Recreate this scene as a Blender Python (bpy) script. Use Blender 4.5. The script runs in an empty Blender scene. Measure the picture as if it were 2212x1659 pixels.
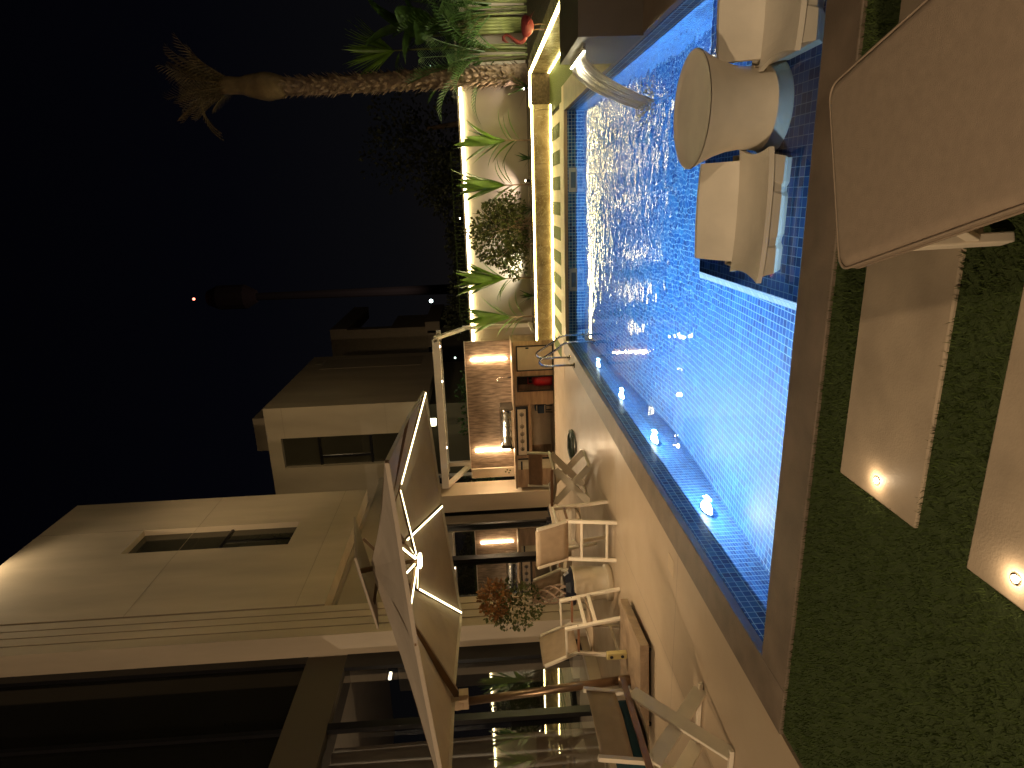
import bpy, bmesh, math, random
from mathutils import Vector, Matrix, noise as mnoise
R = math.radians
random.seed(7)
S = bpy.context.scene
C = S.collection

# ---------------------------------------------------------------- camera
cam_d = bpy.data.cameras.new("camera"); cam = bpy.data.objects.new("camera", cam_d); C.objects.link(cam)
YAW, PITCH, ROLL, FPX = 0.294451, 0.0437321, -0.0484384, 1348.09
cy_, sy_, cp_, sp_ = math.cos(YAW), math.sin(YAW), math.cos(PITCH), math.sin(PITCH)
Fw = Vector((-sy_*cp_, cy_*cp_, -sp_)); R0 = Vector((cy_, sy_, 0)); U0 = R0.cross(Fw)
Rt = R0*math.cos(ROLL) + U0*math.sin(ROLL); Up = -R0*math.sin(ROLL) + U0*math.cos(ROLL)
# the phone was held on its side: world up points to the left of the picture
M = Matrix((( -Up.x, Rt.x, -Fw.x, 0), (-Up.y, Rt.y, -Fw.y, 0), (-Up.z, Rt.z, -Fw.z, 1.55), (0, 0, 0, 1)))
cam.matrix_world = M
cam_d.sensor_width = 36; cam_d.lens = FPX/2212*36; cam_d.clip_end = 500; cam_d.clip_start = 0.05
S.camera = cam

# ---------------------------------------------------------------- sky / render
W = bpy.data.worlds.new("World"); S.world = W; W.use_nodes = True
nt = W.node_tree; nt.nodes.clear()
out = nt.nodes.new('ShaderNodeOutputWorld'); bg = nt.nodes.new('ShaderNodeBackground')
tc = nt.nodes.new('ShaderNodeTexCoord'); sep = nt.nodes.new('ShaderNodeSeparateXYZ'); cr = nt.nodes.new('ShaderNodeValToRGB')
nt.links.new(tc.outputs['Generated'], sep.inputs[0]); nt.links.new(sep.outputs['Z'], cr.inputs[0])
e = cr.color_ramp.elements
e[0].position = 0.0; e[0].color = (0.0075, 0.0062, 0.0062, 1)
e[1].position = 0.75; e[1].color = (0.0004, 0.0004, 0.0010, 1)
m = cr.color_ramp.elements.new(0.12); m.color = (0.0042, 0.0042, 0.0052, 1)
m = cr.color_ramp.elements.new(0.35); m.color = (0.0016, 0.0017, 0.0034, 1)
nt.links.new(cr.outputs[0], bg.inputs[0]); bg.inputs[1].default_value = 0.27
nt.links.new(bg.outputs[0], out.inputs[0])
S.view_settings.view_transform = 'Standard'; S.view_settings.look = 'None'; S.view_settings.exposure = 1.35; S.view_settings.gamma = 1
S.render.engine = 'CYCLES'
cs = S.cycles
cs.use_denoising = True; cs.max_bounces = 7; cs.diffuse_bounces = 3; cs.glossy_bounces = 4; cs.transmission_bounces = 5
cs.transparent_max_bounces = 6; cs.sample_clamp_indirect = 3.0; cs.sample_clamp_direct = 0
cs.caustics_reflective = False; cs.caustics_refractive = False; cs.blur_glossy = 0.0
try: cs.use_light_tree = True
except Exception: pass

# ---------------------------------------------------------------- lamps
def lamp(name, kind, loc, power, col, size=0.1, target=None, spot=None, blend=0.6, size_y=None):
    d = bpy.data.lights.new(name, kind); d.energy = power; d.color = col
    if kind == 'AREA':
        d.size = size
        if size_y: d.shape = 'RECTANGLE'; d.size_y = size_y
    else: d.shadow_soft_size = size
    if kind == 'SPOT': d.spot_size = R(spot); d.spot_blend = blend
    o = bpy.data.objects.new(name, d); o.location = loc
    if target is not None:
        o.rotation_euler = (Vector(target)-Vector(loc)).to_track_quat('-Z', 'Y').to_euler()
    C.objects.link(o); return o
WARM = (1.0, 0.75, 0.47); WARM2 = (1.0, 0.78, 0.50); PINK = (1.0, 0.80, 0.66); POOLC = (0.52, 0.80, 1.0)
# two added fill lamps behind the photographer, positions guessed
lamp('rear_fill_left', 'POINT', (-4.6, -3.2, 4.9), 450, WARM, 0.12)
lamp('rear_fill_right', 'POINT', (2.2, -2.6, 3.6), 160, WARM, 0.15)
# flood light on the roof edge, above the frame
lamp('roof_flood_lamp', 'SPOT', (-6.25, 10.9, 12.0), 60, (1, .80, .50), 0.08, (-6.75, 10.9, 9.0), 110, 0.8)
lamp('house_wall_fill', 'SPOT', (6.5, 7.0, 7.5), 170, (1, .82, .62), 0.3, (-6.67, 10.9, 8.4), 36, 1.0)  # added fill from off the right side, brightens the house wall
lamp('middle_house_fill', 'SPOT', (-2.5, 6.5, 9.5), 420, (1, .74, .40), 0.3, (-7.6, 19.0, 5.8), 40, 0.9)  # added fill above the garden, brightens the neighbouring house
# under water lamps: a broad beam from each lens and the glow round it on the wall
for yy, pw in ((4.68, 68), (6.25, 56), (7.80, 40), (9.40, 28)):
    lamp('pool_lamp_beam', 'AREA', (-2.515, yy, -0.44), pw, POOLC, 0.10, (0.2, yy, -0.40))
    lamp('pool_lamp_glow', 'POINT', (-2.50, yy, -0.36), 38, (.95, .98, .90), 0.0)
lamp('ledge_fill', 'POINT', (1.18, 4.55, -0.30), 14, POOLC, 0.0)  # two added underwater fills brighten the ledge, no fittings here
lamp('ledge_fill', 'POINT', (-.35, 3.10, -0.27), 5, POOLC, 0.0)
# uplights in the planting bed
lamp('bed_uplight_lamp', 'SPOT', (0.22, 14.15, 0.46), 15, PINK, 0.03, (0.0, 14.55, 1.6), 120, 0.7)
lamp('bed_uplight_lamp', 'SPOT', (-1.50, 14.1, 0.46), 34, (1, .95, .72), 0.03, (-1.5, 14.5, 1.4), 130, 0.7)
lamp('bed_uplight_lamp', 'SPOT', (2.05, 14.0, 0.55), 5, PINK, 0.03, (2.35, 14.9, 3.2), 100, 0.7)
lamp('bed_uplight_lamp', 'SPOT', (3.0, 13.3, 0.42), 24, (1, .93, .62), 0.03, (3.1, 14.8, 1.8), 130, 0.8)
lamp('bed_uplight_lamp', 'SPOT', (3.9, 12.6, 0.5), 30, (1, .9, .6), 0.03, (3.5, 14.5, 2.6), 120, 0.8)
lamp('bed_uplight_lamp', 'SPOT', (1.72, 13.75, 0.45), 50, WARM2, 0.03, (2.32, 14.2, 3.0), 62, 0.8)

# ---------------------------------------------------------------- materials
def nodes(mat):
    mat.use_nodes = True; t = mat.node_tree; return t, t.nodes['Principled BSDF']
MATS = {}
def pm(name, col, rough=0.6, metal=0.0, var=0.0, scale=8.0, bump=0.0, bscale=60.0, spec=0.5, col2=None, trans=0.0, ior=1.45, stretch=(1, 1, 1), detail=5):
    if name in MATS: return MATS[name]
    mt = bpy.data.materials.new(name); t, b = nodes(mt); MATS[name] = mt
    b.inputs['Roughness'].default_value = rough; b.inputs['Metallic'].default_value = metal
    b.inputs['Specular IOR Level'].default_value = spec; b.inputs['IOR'].default_value = ior
    if trans: b.inputs['Transmission Weight'].default_value = trans
    g = t.nodes.new('ShaderNodeTexCoord'); mp = t.nodes.new('ShaderNodeMapping'); mp.inputs['Scale'].default_value = stretch
    t.links.new(g.outputs['Object'], mp.inputs[0])
    n = t.nodes.new('ShaderNodeTexNoise'); n.inputs['Scale'].default_value = scale; n.inputs['Detail'].default_value = detail
    t.links.new(mp.outputs[0], n.inputs['Vector'])
    r = t.nodes.new('ShaderNodeValToRGB'); t.links.new(n.outputs['Fac'], r.inputs[0])
    c2 = col2 or tuple(max(0, c*(1-var)) for c in col); c1 = col if col2 else tuple(min(1, c*(1+var)) for c in col)
    r.color_ramp.elements[0].position = 0.3; r.color_ramp.elements[0].color = (*c2, 1)
    r.color_ramp.elements[1].position = 0.7; r.color_ramp.elements[1].color = (*c1, 1)
    t.links.new(r.outputs[0], b.inputs['Base Color'])
    if bump:
        n2 = t.nodes.new('ShaderNodeTexNoise'); n2.inputs['Scale'].default_value = bscale; n2.inputs['Detail'].default_value = 4
        t.links.new(mp.outputs[0], n2.inputs['Vector'])
        bp = t.nodes.new('ShaderNodeBump'); bp.inputs['Strength'].default_value = bump; bp.inputs['Distance'].default_value = 0.01
        t.links.new(n2.outputs['Fac'], bp.inputs['Height']); t.links.new(bp.outputs[0], b.inputs['Normal'])
    return mt
def em(name, col, strength):
    if name in MATS: return MATS[name]
    mt = bpy.data.materials.new(name); t, b = nodes(mt); MATS[name] = mt
    b.inputs['Base Color'].default_value = (*[c*.6 for c in col], 1)
    b.inputs['Emission Color'].default_value = (*col, 1); b.inputs['Emission Strength'].default_value = strength
    return mt
def mth(t, op, a, b=None, c=None):
    n = t.nodes.new('ShaderNodeMath'); n.operation = op
    for i, v in enumerate((a, b, c)):
        if v is None: continue
        if isinstance(v, (int, float)): n.inputs[i].default_value = v
        else: t.links.new(v, n.inputs[i])
    return n.outputs[0]
def tile_mat(name, size, cols, grout, gw=0.10, rough=0.38, off=0.013, light_frac=0.0):
    mt = bpy.data.materials.new(name); t, b = nodes(mt); MATS[name] = mt
    g = t.nodes.new('ShaderNodeNewGeometry')
    sp = t.nodes.new('ShaderNodeSeparateXYZ'); t.links.new(g.outputs['Position'], sp.inputs[0])
    sn = t.nodes.new('ShaderNodeSeparateXYZ'); t.links.new(g.outputs['True Normal'], sn.inputs[0])
    tot = None; cells = []
    for ax in 'XYZ':
        p = mth(t, 'ADD', mth(t, 'DIVIDE', sp.outputs[ax], size), 100.0+off/size)
        fr = mth(t, 'FRACT', p); cells.append(mth(t, 'FLOOR', p))
        ln = mth(t, 'GREATER_THAN', mth(t, 'ABSOLUTE', mth(t, 'SUBTRACT', fr, 0.5)), 0.5-gw/2)
        ok = mth(t, 'LESS_THAN', mth(t, 'ABSOLUTE', sn.outputs[ax]), 0.6)
        v = mth(t, 'MULTIPLY', ln, ok); cells[-1] = mth(t, 'MULTIPLY', cells[-1], ok)
        tot = v if tot is None else mth(t, 'MAXIMUM', tot, v)
    cb = t.nodes.new('ShaderNodeCombineXYZ')
    for i in range(3): t.links.new(cells[i], cb.inputs[i])
    wn = t.nodes.new('ShaderNodeTexWhiteNoise'); t.links.new(cb.outputs[0], wn.inputs['Vector'])
    r = t.nodes.new('ShaderNodeValToRGB'); t.links.new(wn.outputs['Value'], r.inputs[0])
    r.color_ramp.interpolation = 'CONSTANT'
    k = len(cols)
    r.color_ramp.elements[0].color = (*cols[0][1], 1); r.color_ramp.elements[0].position = 0
    r.color_ramp.elements[1].position = cols[1][0]; r.color_ramp.elements[1].color = (*cols[1][1], 1)
    for pos, c in cols[2:]:
        el = r.color_ramp.elements.new(pos); el.color = (*c, 1)
    mx = t.nodes.new('ShaderNodeMixRGB'); t.links.new(tot, mx.inputs[0]); t.links.new(r.outputs[0], mx.inputs[1]); mx.inputs[2].default_value = (*grout, 1)
    t.links.new(mx.outputs[0], b.inputs['Base Color'])
    b.inputs['Roughness'].default_value = rough; b.inputs['Specular IOR Level'].default_value = .25
    return mt
BLUES = [(0, (.010, .055, .21)), (.15, (.014, .085, .30)), (.45, (.020, .115, .36)), (.7, (.030, .15, .41)), (.9, (.05, .21, .47))]
M_TILE = tile_mat('blue_mosaic', 0.055, BLUES, (.50, .72, .86))
M_TILED = tile_mat('navy_mosaic', 0.055, [(0, (.025, .06, .17)), (.3, (.035, .08, .24)), (.6, (.045, .11, .32)), (.88, (.07, .15, .38))], (.30, .42, .55), gw=.08)

def stone(name, c1, c2, vein, scale=1.2, rough=0.25, veinamt=0.5, panel=None):
    mt = bpy.data.materials.new(name); t, b = nodes(mt); MATS[name] = mt
    g = t.nodes.new('ShaderNodeTexCoord')
    n = t.nodes.new('ShaderNodeTexNoise'); n.inputs['Scale'].default_value = scale; n.inputs['Detail'].default_value = 8; n.inputs['Distortion'].default_value = 1.0
    t.links.new(g.outputs['Object'], n.inputs['Vector'])
    r = t.nodes.new('ShaderNodeValToRGB'); r.color_ramp.elements[0].position = .35; r.color_ramp.elements[1].position = .68
    r.color_ramp.elements[0].color = (*c1, 1); r.color_ramp.elements[1].color = (*c2, 1); t.links.new(n.outputs['Fac'], r.inputs[0])
    n2 = t.nodes.new('ShaderNodeTexNoise'); n2.inputs['Scale'].default_value = scale*1.6; n2.inputs['Detail'].default_value = 6; n2.inputs['Distortion'].default_value = 2.2
    t.links.new(g.outputs['Object'], n2.inputs['Vector'])
    v = mth(t, 'ABSOLUTE', mth(t, 'SUBTRACT', n2.outputs['Fac'], 0.5)); v = mth(t, 'LESS_THAN', v, 0.012)
    mx = t.nodes.new('ShaderNodeMixRGB'); t.links.new(mth(t, 'MULTIPLY', v, veinamt), mx.inputs[0]); t.links.new(r.outputs[0], mx.inputs[1]); mx.inputs[2].default_value = (*vein, 1)
    t.links.new(mx.outputs[0], b.inputs['Base Color']); b.inputs['Roughness'].default_value = rough
    return mt
M_MARBLE = stone('brown_marble', (.26, .19, .10), (.52, .40, .25), (.8, .7, .5), 3.0)
M_TRAV = stone('travertine', (.18, .12, .075), (.34, .235, .15), (.42, .31, .21), 4.0, .4, .25)
def streak(name, c1, c2, st, scale, rough=.45):
    return pm(name, c1, rough, col2=c2, scale=scale, stretch=st, detail=8, bump=.1, bscale=20)
M_BACKS = streak('streaked_brown_panel', (.38, .265, .18), (.12, .08, .052), (1.8, 1.8, .3), 14)
M_OAKH = streak('wood_look_cabinet', (.46, .30, .19), (.24, .15, .09), (.5, 1, 3), 4)
def deck_mat():
    mt = bpy.data.materials.new('beige_terrace'); t, b = nodes(mt)
    g = t.nodes.new('ShaderNodeNewGeometry'); sp = t.nodes.new('ShaderNodeSeparateXYZ'); t.links.new(g.outputs['Position'], sp.inputs[0])
    n = t.nodes.new('ShaderNodeTexNoise'); n.inputs['Scale'].default_value = 1.1; n.inputs['Detail'].default_value = 7
    t.links.new(g.outputs['Position'], n.inputs['Vector'])
    r = t.nodes.new('ShaderNodeValToRGB'); r.color_ramp.elements[0].position = .2; r.color_ramp.elements[1].position = .8
    r.color_ramp.elements[0].color = (.40, .30, .20, 1); r.color_ramp.elements[1].color = (.47, .36, .25, 1); t.links.new(n.outputs['Fac'], r.inputs[0])
    def line(ax, s, o, w):
        f = mth(t, 'FRACT', mth(t, 'ADD', mth(t, 'DIVIDE', sp.outputs[ax], s), o)); return mth(t, 'LESS_THAN', f, w/s)
    l = mth(t, 'MAXIMUM', line('X', 1.2, 50.42, .006), line('Y', 2.4, 50.12, .006))
    mx = t.nodes.new('ShaderNodeMixRGB'); t.links.new(mth(t, 'MULTIPLY', l, .8), mx.inputs[0]); t.links.new(r.outputs[0], mx.inputs[1]); mx.inputs[2].default_value = (.12, .08, .05, 1)
    t.links.new(mx.outputs[0], b.inputs['Base Color'])
    n2 = t.nodes.new('ShaderNodeTexNoise'); n2.inputs['Scale'].default_value = 2.5; n2.inputs['Detail'].default_value = 5; t.links.new(g.outputs['Position'], n2.inputs['Vector'])
    r2 = t.nodes.new('ShaderNodeMapRange'); r2.inputs['From Min'].default_value = .35; r2.inputs['From Max'].default_value = .65; r2.inputs['To Min'].default_value = .30; r2.inputs['To Max'].default_value = .42
    t.links.new(n2.outputs['Fac'], r2.inputs[0]); t.links.new(r2.outputs[0], b.inputs['Roughness'])
    bp = t.nodes.new('ShaderNodeBump'); bp.inputs['Strength'].default_value = .12; bp.inputs['Distance'].default_value = .01; n3 = t.nodes.new('ShaderNodeTexNoise'); n3.inputs['Scale'].default_value = 14; n3.inputs['Detail'].default_value = 6
    t.links.new(g.outputs['Position'], n3.inputs['Vector']); t.links.new(n3.outputs['Fac'], bp.inputs['Height']); t.links.new(bp.outputs[0], b.inputs['Normal'])
    return mt
M_DECK = deck_mat()
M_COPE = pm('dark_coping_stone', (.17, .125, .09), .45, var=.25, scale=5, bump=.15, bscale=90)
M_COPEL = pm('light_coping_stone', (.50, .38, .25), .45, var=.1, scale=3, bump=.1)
M_SLAB = pm('concrete_slab', (.42, .325, .23), .6, var=.2, scale=3.5, detail=10, bump=.15, bscale=120)
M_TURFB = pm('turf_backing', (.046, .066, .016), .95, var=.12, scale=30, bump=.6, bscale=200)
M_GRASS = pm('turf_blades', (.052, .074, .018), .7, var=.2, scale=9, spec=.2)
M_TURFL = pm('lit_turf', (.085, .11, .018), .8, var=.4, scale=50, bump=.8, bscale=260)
M_SOIL = pm('soil', (.06, .04, .025), .95, var=.5, scale=20, bump=1, bscale=50)
M_EARTH = pm('night_ground', (.03, .026, .02), .95, var=.4, scale=2)
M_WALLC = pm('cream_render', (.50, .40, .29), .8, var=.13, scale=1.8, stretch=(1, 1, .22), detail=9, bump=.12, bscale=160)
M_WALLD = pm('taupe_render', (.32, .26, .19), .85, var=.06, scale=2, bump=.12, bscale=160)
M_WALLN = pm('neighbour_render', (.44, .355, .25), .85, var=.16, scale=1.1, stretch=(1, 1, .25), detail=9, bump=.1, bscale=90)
M_WHITE = pm('white_frame_paint', (.72, .63, .54), .4, var=.04)
M_GARD = pm('garden_wall_render', (.44, .37, .30), .75, var=.06, scale=1.2, bump=.1, bscale=120)
M_BLACK = pm('black_aluminium', (.012, .011, .012), .3, var=.1)
M_DARKH = pm('groove_shade_and_trim', (.05, .035, .02), .8)  # dark brown: painted shade in the grooves, own colour of dark trim
M_GLASS = pm('dark_glazing', (.016, .014, .012), .02, var=.3, scale=.6, spec=1.0, ior=2.8)
def pane_mat():
    mt = bpy.data.materials.new('clear_dark_pane'); mt.use_nodes = True; t = mt.node_tree; t.nodes.clear()
    o = t.nodes.new('ShaderNodeOutputMaterial'); mx = t.nodes.new('ShaderNodeMixShader'); tr = t.nodes.new('ShaderNodeBsdfTransparent'); gl = t.nodes.new('ShaderNodeBsdfGlossy'); fr = t.nodes.new('ShaderNodeFresnel')
    tr.inputs[0].default_value = (.62, .60, .56, 1); gl.inputs['Roughness'].default_value = .01; gl.inputs[0].default_value = (.95, .95, .95, 1); fr.inputs[0].default_value = 2.5
    t.links.new(fr.outputs[0], mx.inputs[0]); t.links.new(tr.outputs[0], mx.inputs[1]); t.links.new(gl.outputs[0], mx.inputs[2]); t.links.new(mx.outputs[0], o.inputs[0]); return mt
M_PANE = pane_mat()
M_GLASS2 = pm('neighbour_glazing', (.05, .045, .03), .12, var=.2, scale=.6, spec=.8)
M_PLASTIC = pm('moulded_resin', (.76, .68, .56), .38, var=.09, scale=4, detail=10, bump=.12, bscale=220)
M_CHAIRW = pm('cream_painted_wood', (.74, .64, .51), .45, var=.08, scale=6)
M_CANVAS = pm('tan_canvas', (.40, .29, .19), .9, var=.08, scale=12, bump=.3, bscale=300)
M_CANVB = pm('brown_canvas', (.30, .17, .10), .9, var=.12, scale=12, bump=.3, bscale=300)
M_WOODB = pm('brown_wood', (.26, .12, .06), .5, var=.2, scale=5, stretch=(1, 4, 1))
M_TEAL = pm('teal_cushion_cloth', (.006, .035, .045), .85, var=.2, scale=10, bump=.3)
M_MATT = pm('taupe_mattress_cloth', (.31, .23, .165), .85, var=.07, scale=30, bump=.25, bscale=400)
M_STEEL = pm('stainless_steel', (.62, .58, .52), .16, 1.0, var=.05)
M_BRONZE = pm('bronze_pole', (.20, .13, .08), .28, .85, var=.1)
M_UMB = pm('canopy_cloth', (.40, .325, .255), .9, var=.08, scale=3, bump=.45, bscale=9)
M_POT = pm('pale_pot_glaze', (.50, .40, .28), .5, var=.12, scale=3, bump=.1)
M_BLKPL = pm('black_plastic', (.012, .012, .02), .4, var=.3, scale=10)
M_RED = pm('red_gas_paint', (.55, .02, .03), .3, var=.1)
M_YEL = pm('yellow_plastic', (.45, .35, .14), .5, var=.1)
M_LEAFG = pm('cordyline_leaf', (.12, .22, .03), .4, var=.4, scale=3, spec=.4)
M_LEAFD = pm('dark_leaf', (.035, .075, .015), .45, var=.5, scale=4, spec=.4)
M_LEAFO = pm('olive_leaf', (.10, .11, .035), .55, var=.5, scale=5, spec=.3)
M_LEAFR = pm('russet_leaf', (.28, .12, .035), .6, var=.5, scale=9)
M_FARLEAF = pm('night_leaf', (.035, .038, .015), .7, var=.5, scale=2)
M_TRUNK = pm('palm_bark', (.16, .11, .075), .9, var=.45, scale=9, bump=.8, bscale=40)
M_WRAP = pm('palm_fibre', (.13, .09, .045), .95, var=.3, scale=5, bump=1, bscale=30)
M_DRY = pm('dry_frond', (.07, .048, .02), .9, var=.4, scale=6)
M_STEM = pm('twisted_stem', (.42, .28, .20), .8, var=.3, scale=12, bump=.6)
M_PINK = pm('pink_metal', (.26, .045, .05), .5, var=.35, scale=12)
M_HOSE = pm('green_hose_rubber', (.05, .08, .05), .4, var=.3)
M_PANELW = pm('pale_panel', (.62, .50, .38), .4, var=.05)
M_SLAT = pm('slatted_door', (.50, .42, .28), .55, var=.15, scale=9, stretch=(6, 1, .4))
LEDY = em('led_strip_yellow', (1.0, .86, .34), 17)
LEDW = em('led_strip_warm', (1.0, .90, .52), 9)
LEDP = em('led_bar_warm', (1.0, .74, .44), 40)
LEDU = em('parasol_led', (1.0, .86, .46), 4)
LMP = em('lamp_lens', (1.0, .9, .72), 14)
LMPW = em('cold_lamp', (.75, 1.0, .95), 5)
PLENS = em('pool_lens', (.80, .95, 1.0), 30)

# ---------------------------------------------------------------- mesh helpers
class MB:
    def __init__(s): s.v = []; s.f = []
    def add(s, vs, fs):
        o = len(s.v); s.v += [tuple(v) for v in vs]; s.f += [tuple(i+o for i in f) for f in fs]; return s
    def box(s, x0, x1, y0, y1, z0, z1):
        v = [(x0, y0, z0), (x1, y0, z0), (x1, y1, z0), (x0, y1, z0), (x0, y0, z1), (x1, y0, z1), (x1, y1, z1), (x0, y1, z1)]
        return s.add(v, [(0, 3, 2, 1), (4, 5, 6, 7), (0, 1, 5, 4), (1, 2, 6, 5), (2, 3, 7, 6), (3, 0, 4, 7)])
    def bar(s, p, q, w, h, up=(0, 0, 1)):
        p, q = Vector(p), Vector(q); d = (q-p).normalized(); u = Vector(up)
        if abs(d.dot(u)) > .98: u = Vector((1, 0, 0))
        sd = d.cross(u).normalized(); u2 = sd.cross(d)
        v = []
        for c in (p, q):
            for a, b in ((-1, -1), (1, -1), (1, 1), (-1, 1)): v.append(c+sd*(a*w/2)+u2*(b*h/2))
        return s.add(v, [(0, 1, 2, 3), (7, 6, 5, 4), (0, 4, 5, 1), (1, 5, 6, 2), (2, 6, 7, 3), (3, 7, 4, 0)])
    def tube(s, pts, r, n=8, cap=True):
        pts = [Vector(p) for p in pts]; rs = r if isinstance(r, (list, tuple)) else [r]*len(pts)
        rings = []; ref = None
        for i, p in enumerate(pts):
            a = pts[max(i-1, 0)]; b = pts[min(i+1, len(pts)-1)]; d = (b-a).normalized()
            if ref is None: ref = Vector((0, 0, 1)) if abs(d.z) < .9 else Vector((1, 0, 0))
            sd = d.cross(ref)
            if sd.length < 1e-4: sd = d.orthogonal()
            sd.normalize(); u = sd.cross(d).normalized(); ref = u
            rings.append([p+(sd*math.cos(2*math.pi*k/n)+u*math.sin(2*math.pi*k/n))*rs[i] for k in range(n)])
        v = [x for g in rings for x in g]; f = []
        for i in range(len(pts)-1):
            for k in range(n): f.append((i*n+k, i*n+(k+1) % n, (i+1)*n+(k+1) % n, (i+1)*n+k))
        if cap: f.append(tuple(range(n))[::-1]); f.append(tuple((len(pts)-1)*n+k for k in range(n)))
        return s.add(v, f)
    def lathe(s, prof, c=(0, 0, 0), n=32, close=False):
        v = []; f = []
        for r, z in prof:
            for k in range(n): a = 2*math.pi*k/n; v.append((c[0]+r*math.cos(a), c[1]+r*math.sin(a), c[2]+z))
        m = len(prof)
        for i in range(m-1):
            for k in range(n): f.append((i*n+k, i*n+(k+1) % n, (i+1)*n+(k+1) % n, (i+1)*n+k))
        if close: f.append(tuple(range(n))[::-1]); f.append(tuple((m-1)*n+k for k in range(n)))
        return s.add(v, f)
    def grid(s, P):
        n, m = len(P), len(P[0]); v = [p for r in P for p in r]
        return s.add(v, [(i*m+j, i*m+j+1, (i+1)*m+j+1, (i+1)*m+j) for i in range(n-1) for j in range(m-1)])
    def blade(s, base, d, L, w, droop=.5, up=(0, 0, 1), seg=5, fold=.25, prof=None, shift=0):
        base = Vector(base); d = Vector(d).normalized(); up = Vector(up); sd = d.cross(up)
        if sd.length < .05: sd = d.orthogonal()
        sd.normalize(); p = base.copy(); v = []; dd = d.copy()
        for i in range(seg+1):
            t = i/seg; ww = w*(prof(t) if prof else (math.sin(math.pi*min(1, t*.92+.08))**.8))/2
            if i == seg: ww = w*.02
            nn = sd.cross(dd).normalized()
            v += [p-sd*ww+nn*ww*fold, p.copy(), p+sd*ww+nn*ww*fold]
            p = p+dd*(L/seg); dd = (dd+Vector((0, 0, -1))*droop/seg*(.4+1.4*t)).normalized()
        f = []
        for i in range(seg):
            a = i*3; f += [(a, a+1, a+4, a+3), (a+1, a+2, a+5, a+4)]
        return s.add(v, f)
    def frond(s, base, d, L, ll, droop=.8, n=24, lw=.02, vee=.5, ldroop=.5):
        p = Vector(base); dd = Vector(d).normalized(); pts = [p.copy()]; seg = n
        for i in range(seg):
            dd = (dd+Vector((0, 0, -1))*droop/seg*(.3+1.4*i/seg)).normalized(); p = p+dd*(L/seg); pts.append(p.copy())
            t = i/seg
            if t < .12: continue
            sd = dd.cross(Vector((0, 0, 1)))
            if sd.length < .05: sd = dd.orthogonal()
            sd.normalize(); up = sd.cross(dd)
            l = ll*math.sin(math.pi*min(1, t*.85+.12))**.7*random.uniform(.85, 1.1)
            for sg in (-1, 1):
                dr = (sd*sg*(1-.35*t)+dd*(.45+.5*t)+up*vee).normalized()
                s.blade(p, dr, l, lw, ldroop, seg=3, fold=.1)
        s.tube(pts, [.014*(1-i/len(pts))+.003 for i in range(len(pts))], 5)
        return s
    def build(s, name, mat, parent=None, smooth=False, bevel=0, seg=2, world=True, subsurf=0, solid=0):
        me = bpy.data.meshes.new(name)
        vs = s.v
        if parent is not None and world:
            inv = base_matrix(parent).inverted(); vs = [tuple(inv @ Vector(v)) for v in vs]
        me.from_pydata(vs, [], s.f); me.update()
        bm = bmesh.new(); bm.from_mesh(me); bmesh.ops.recalc_face_normals(bm, faces=bm.faces) if not getattr(s, 'keep', False) else None
        bm.to_mesh(me); bm.free()
        me.materials.append(mat)
        o = bpy.data.objects.new(name, me); C.objects.link(o)
        if smooth:
            for p in me.polygons: p.use_smooth = True
        if parent is not None: o.parent = parent
        if solid: mm = o.modifiers.new('s', 'SOLIDIFY'); mm.thickness = solid
        if bevel: mm = o.modifiers.new('b', 'BEVEL'); mm.width = bevel; mm.segments = seg; mm.limit_method = 'ANGLE'
        if subsurf: mm = o.modifiers.new('ss', 'SUBSURF'); mm.levels = subsurf; mm.render_levels = subsurf
        return o
def build_split(self, name, mat, parent=None, **kw):
    par = list(range(len(self.v)))
    def fd(a):
        while par[a] != a: par[a] = par[par[a]]; a = par[a]
        return a
    for f in self.f:
        for i in f[1:]: par[fd(i)] = fd(f[0])
    groups = {}
    for f in self.f: groups.setdefault(fd(f[0]), []).append(f)
    for fs in groups.values():
        idx = sorted({i for f in fs for i in f}); mp = {a: b for b, a in enumerate(idx)}
        m = MB(); m.v = [self.v[i] for i in idx]; m.f = [tuple(mp[i] for i in f) for f in fs]; m.build(name, mat, parent, **kw)
MB.build_split = build_split
def base_matrix(o):
    m = Matrix.Translation(o.location) @ o.rotation_euler.to_matrix().to_4x4()
    return base_matrix(o.parent) @ m if o.parent else m
def thing(name, label, cat, loc=(0, 0, 0), rz=0, group=None):
    o = bpy.data.objects.new(name, None); C.objects.link(o); o.location = loc; o.rotation_euler = (0, 0, rz)
    o.empty_display_size = .1
    return tag(o, label, cat, group)
def tag(o, label, cat, group=None):
    o['label'] = label; o['category'] = cat
    if group: o['group'] = group
    return o
def struct(o, kind='structure'): o['kind'] = kind; return o
def copy_tree(o, parent=None):
    c = o.copy(); C.objects.link(c); c.parent = parent
    for ch in list(o.children): copy_tree(ch, c)
    return c

# ================================================================= SETTING
# ground at large, with a hole where the pool is (four sheets in one mesh)
g = MB()
PX0, PX1, PY0, PY1 = -2.63, 1.32, 2.95, 11.25
for x0, x1, y0, y1 in ((-80, PX0-.2, -20, 160), (PX1+.2, 80, -20, 160), (PX0-.2, PX1+.2, -20, PY0-.15), (PX0-.2, PX1+.2, PY1+.2, 160)):
    g.add([(x0, y0, -.03), (x1, y0, -.03), (x1, y1, -.03), (x0, y1, -.03)], [(0, 1, 2, 3)])
struct(g.build('ground', M_EARTH))
d = MB(); d.box(-8.0, -2.92, -3, 15.3, -.02, 0.0); d.box(-2.92, -2.9, -3, 2.0, -.02, 0)
struct(d.build('terrace_paving', M_DECK))
d = MB(); d.box(-2.92, 1.5, 11.52, 11.86, -.02, .002); 
for i in range(11):
    xr = 1.42-.455*i; d.box(xr-.455+.24, xr, 11.86, 13.04, -.02, .002)
d.box(-2.92, 1.5, 13.04, 13.1, -.02, .002)
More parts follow.
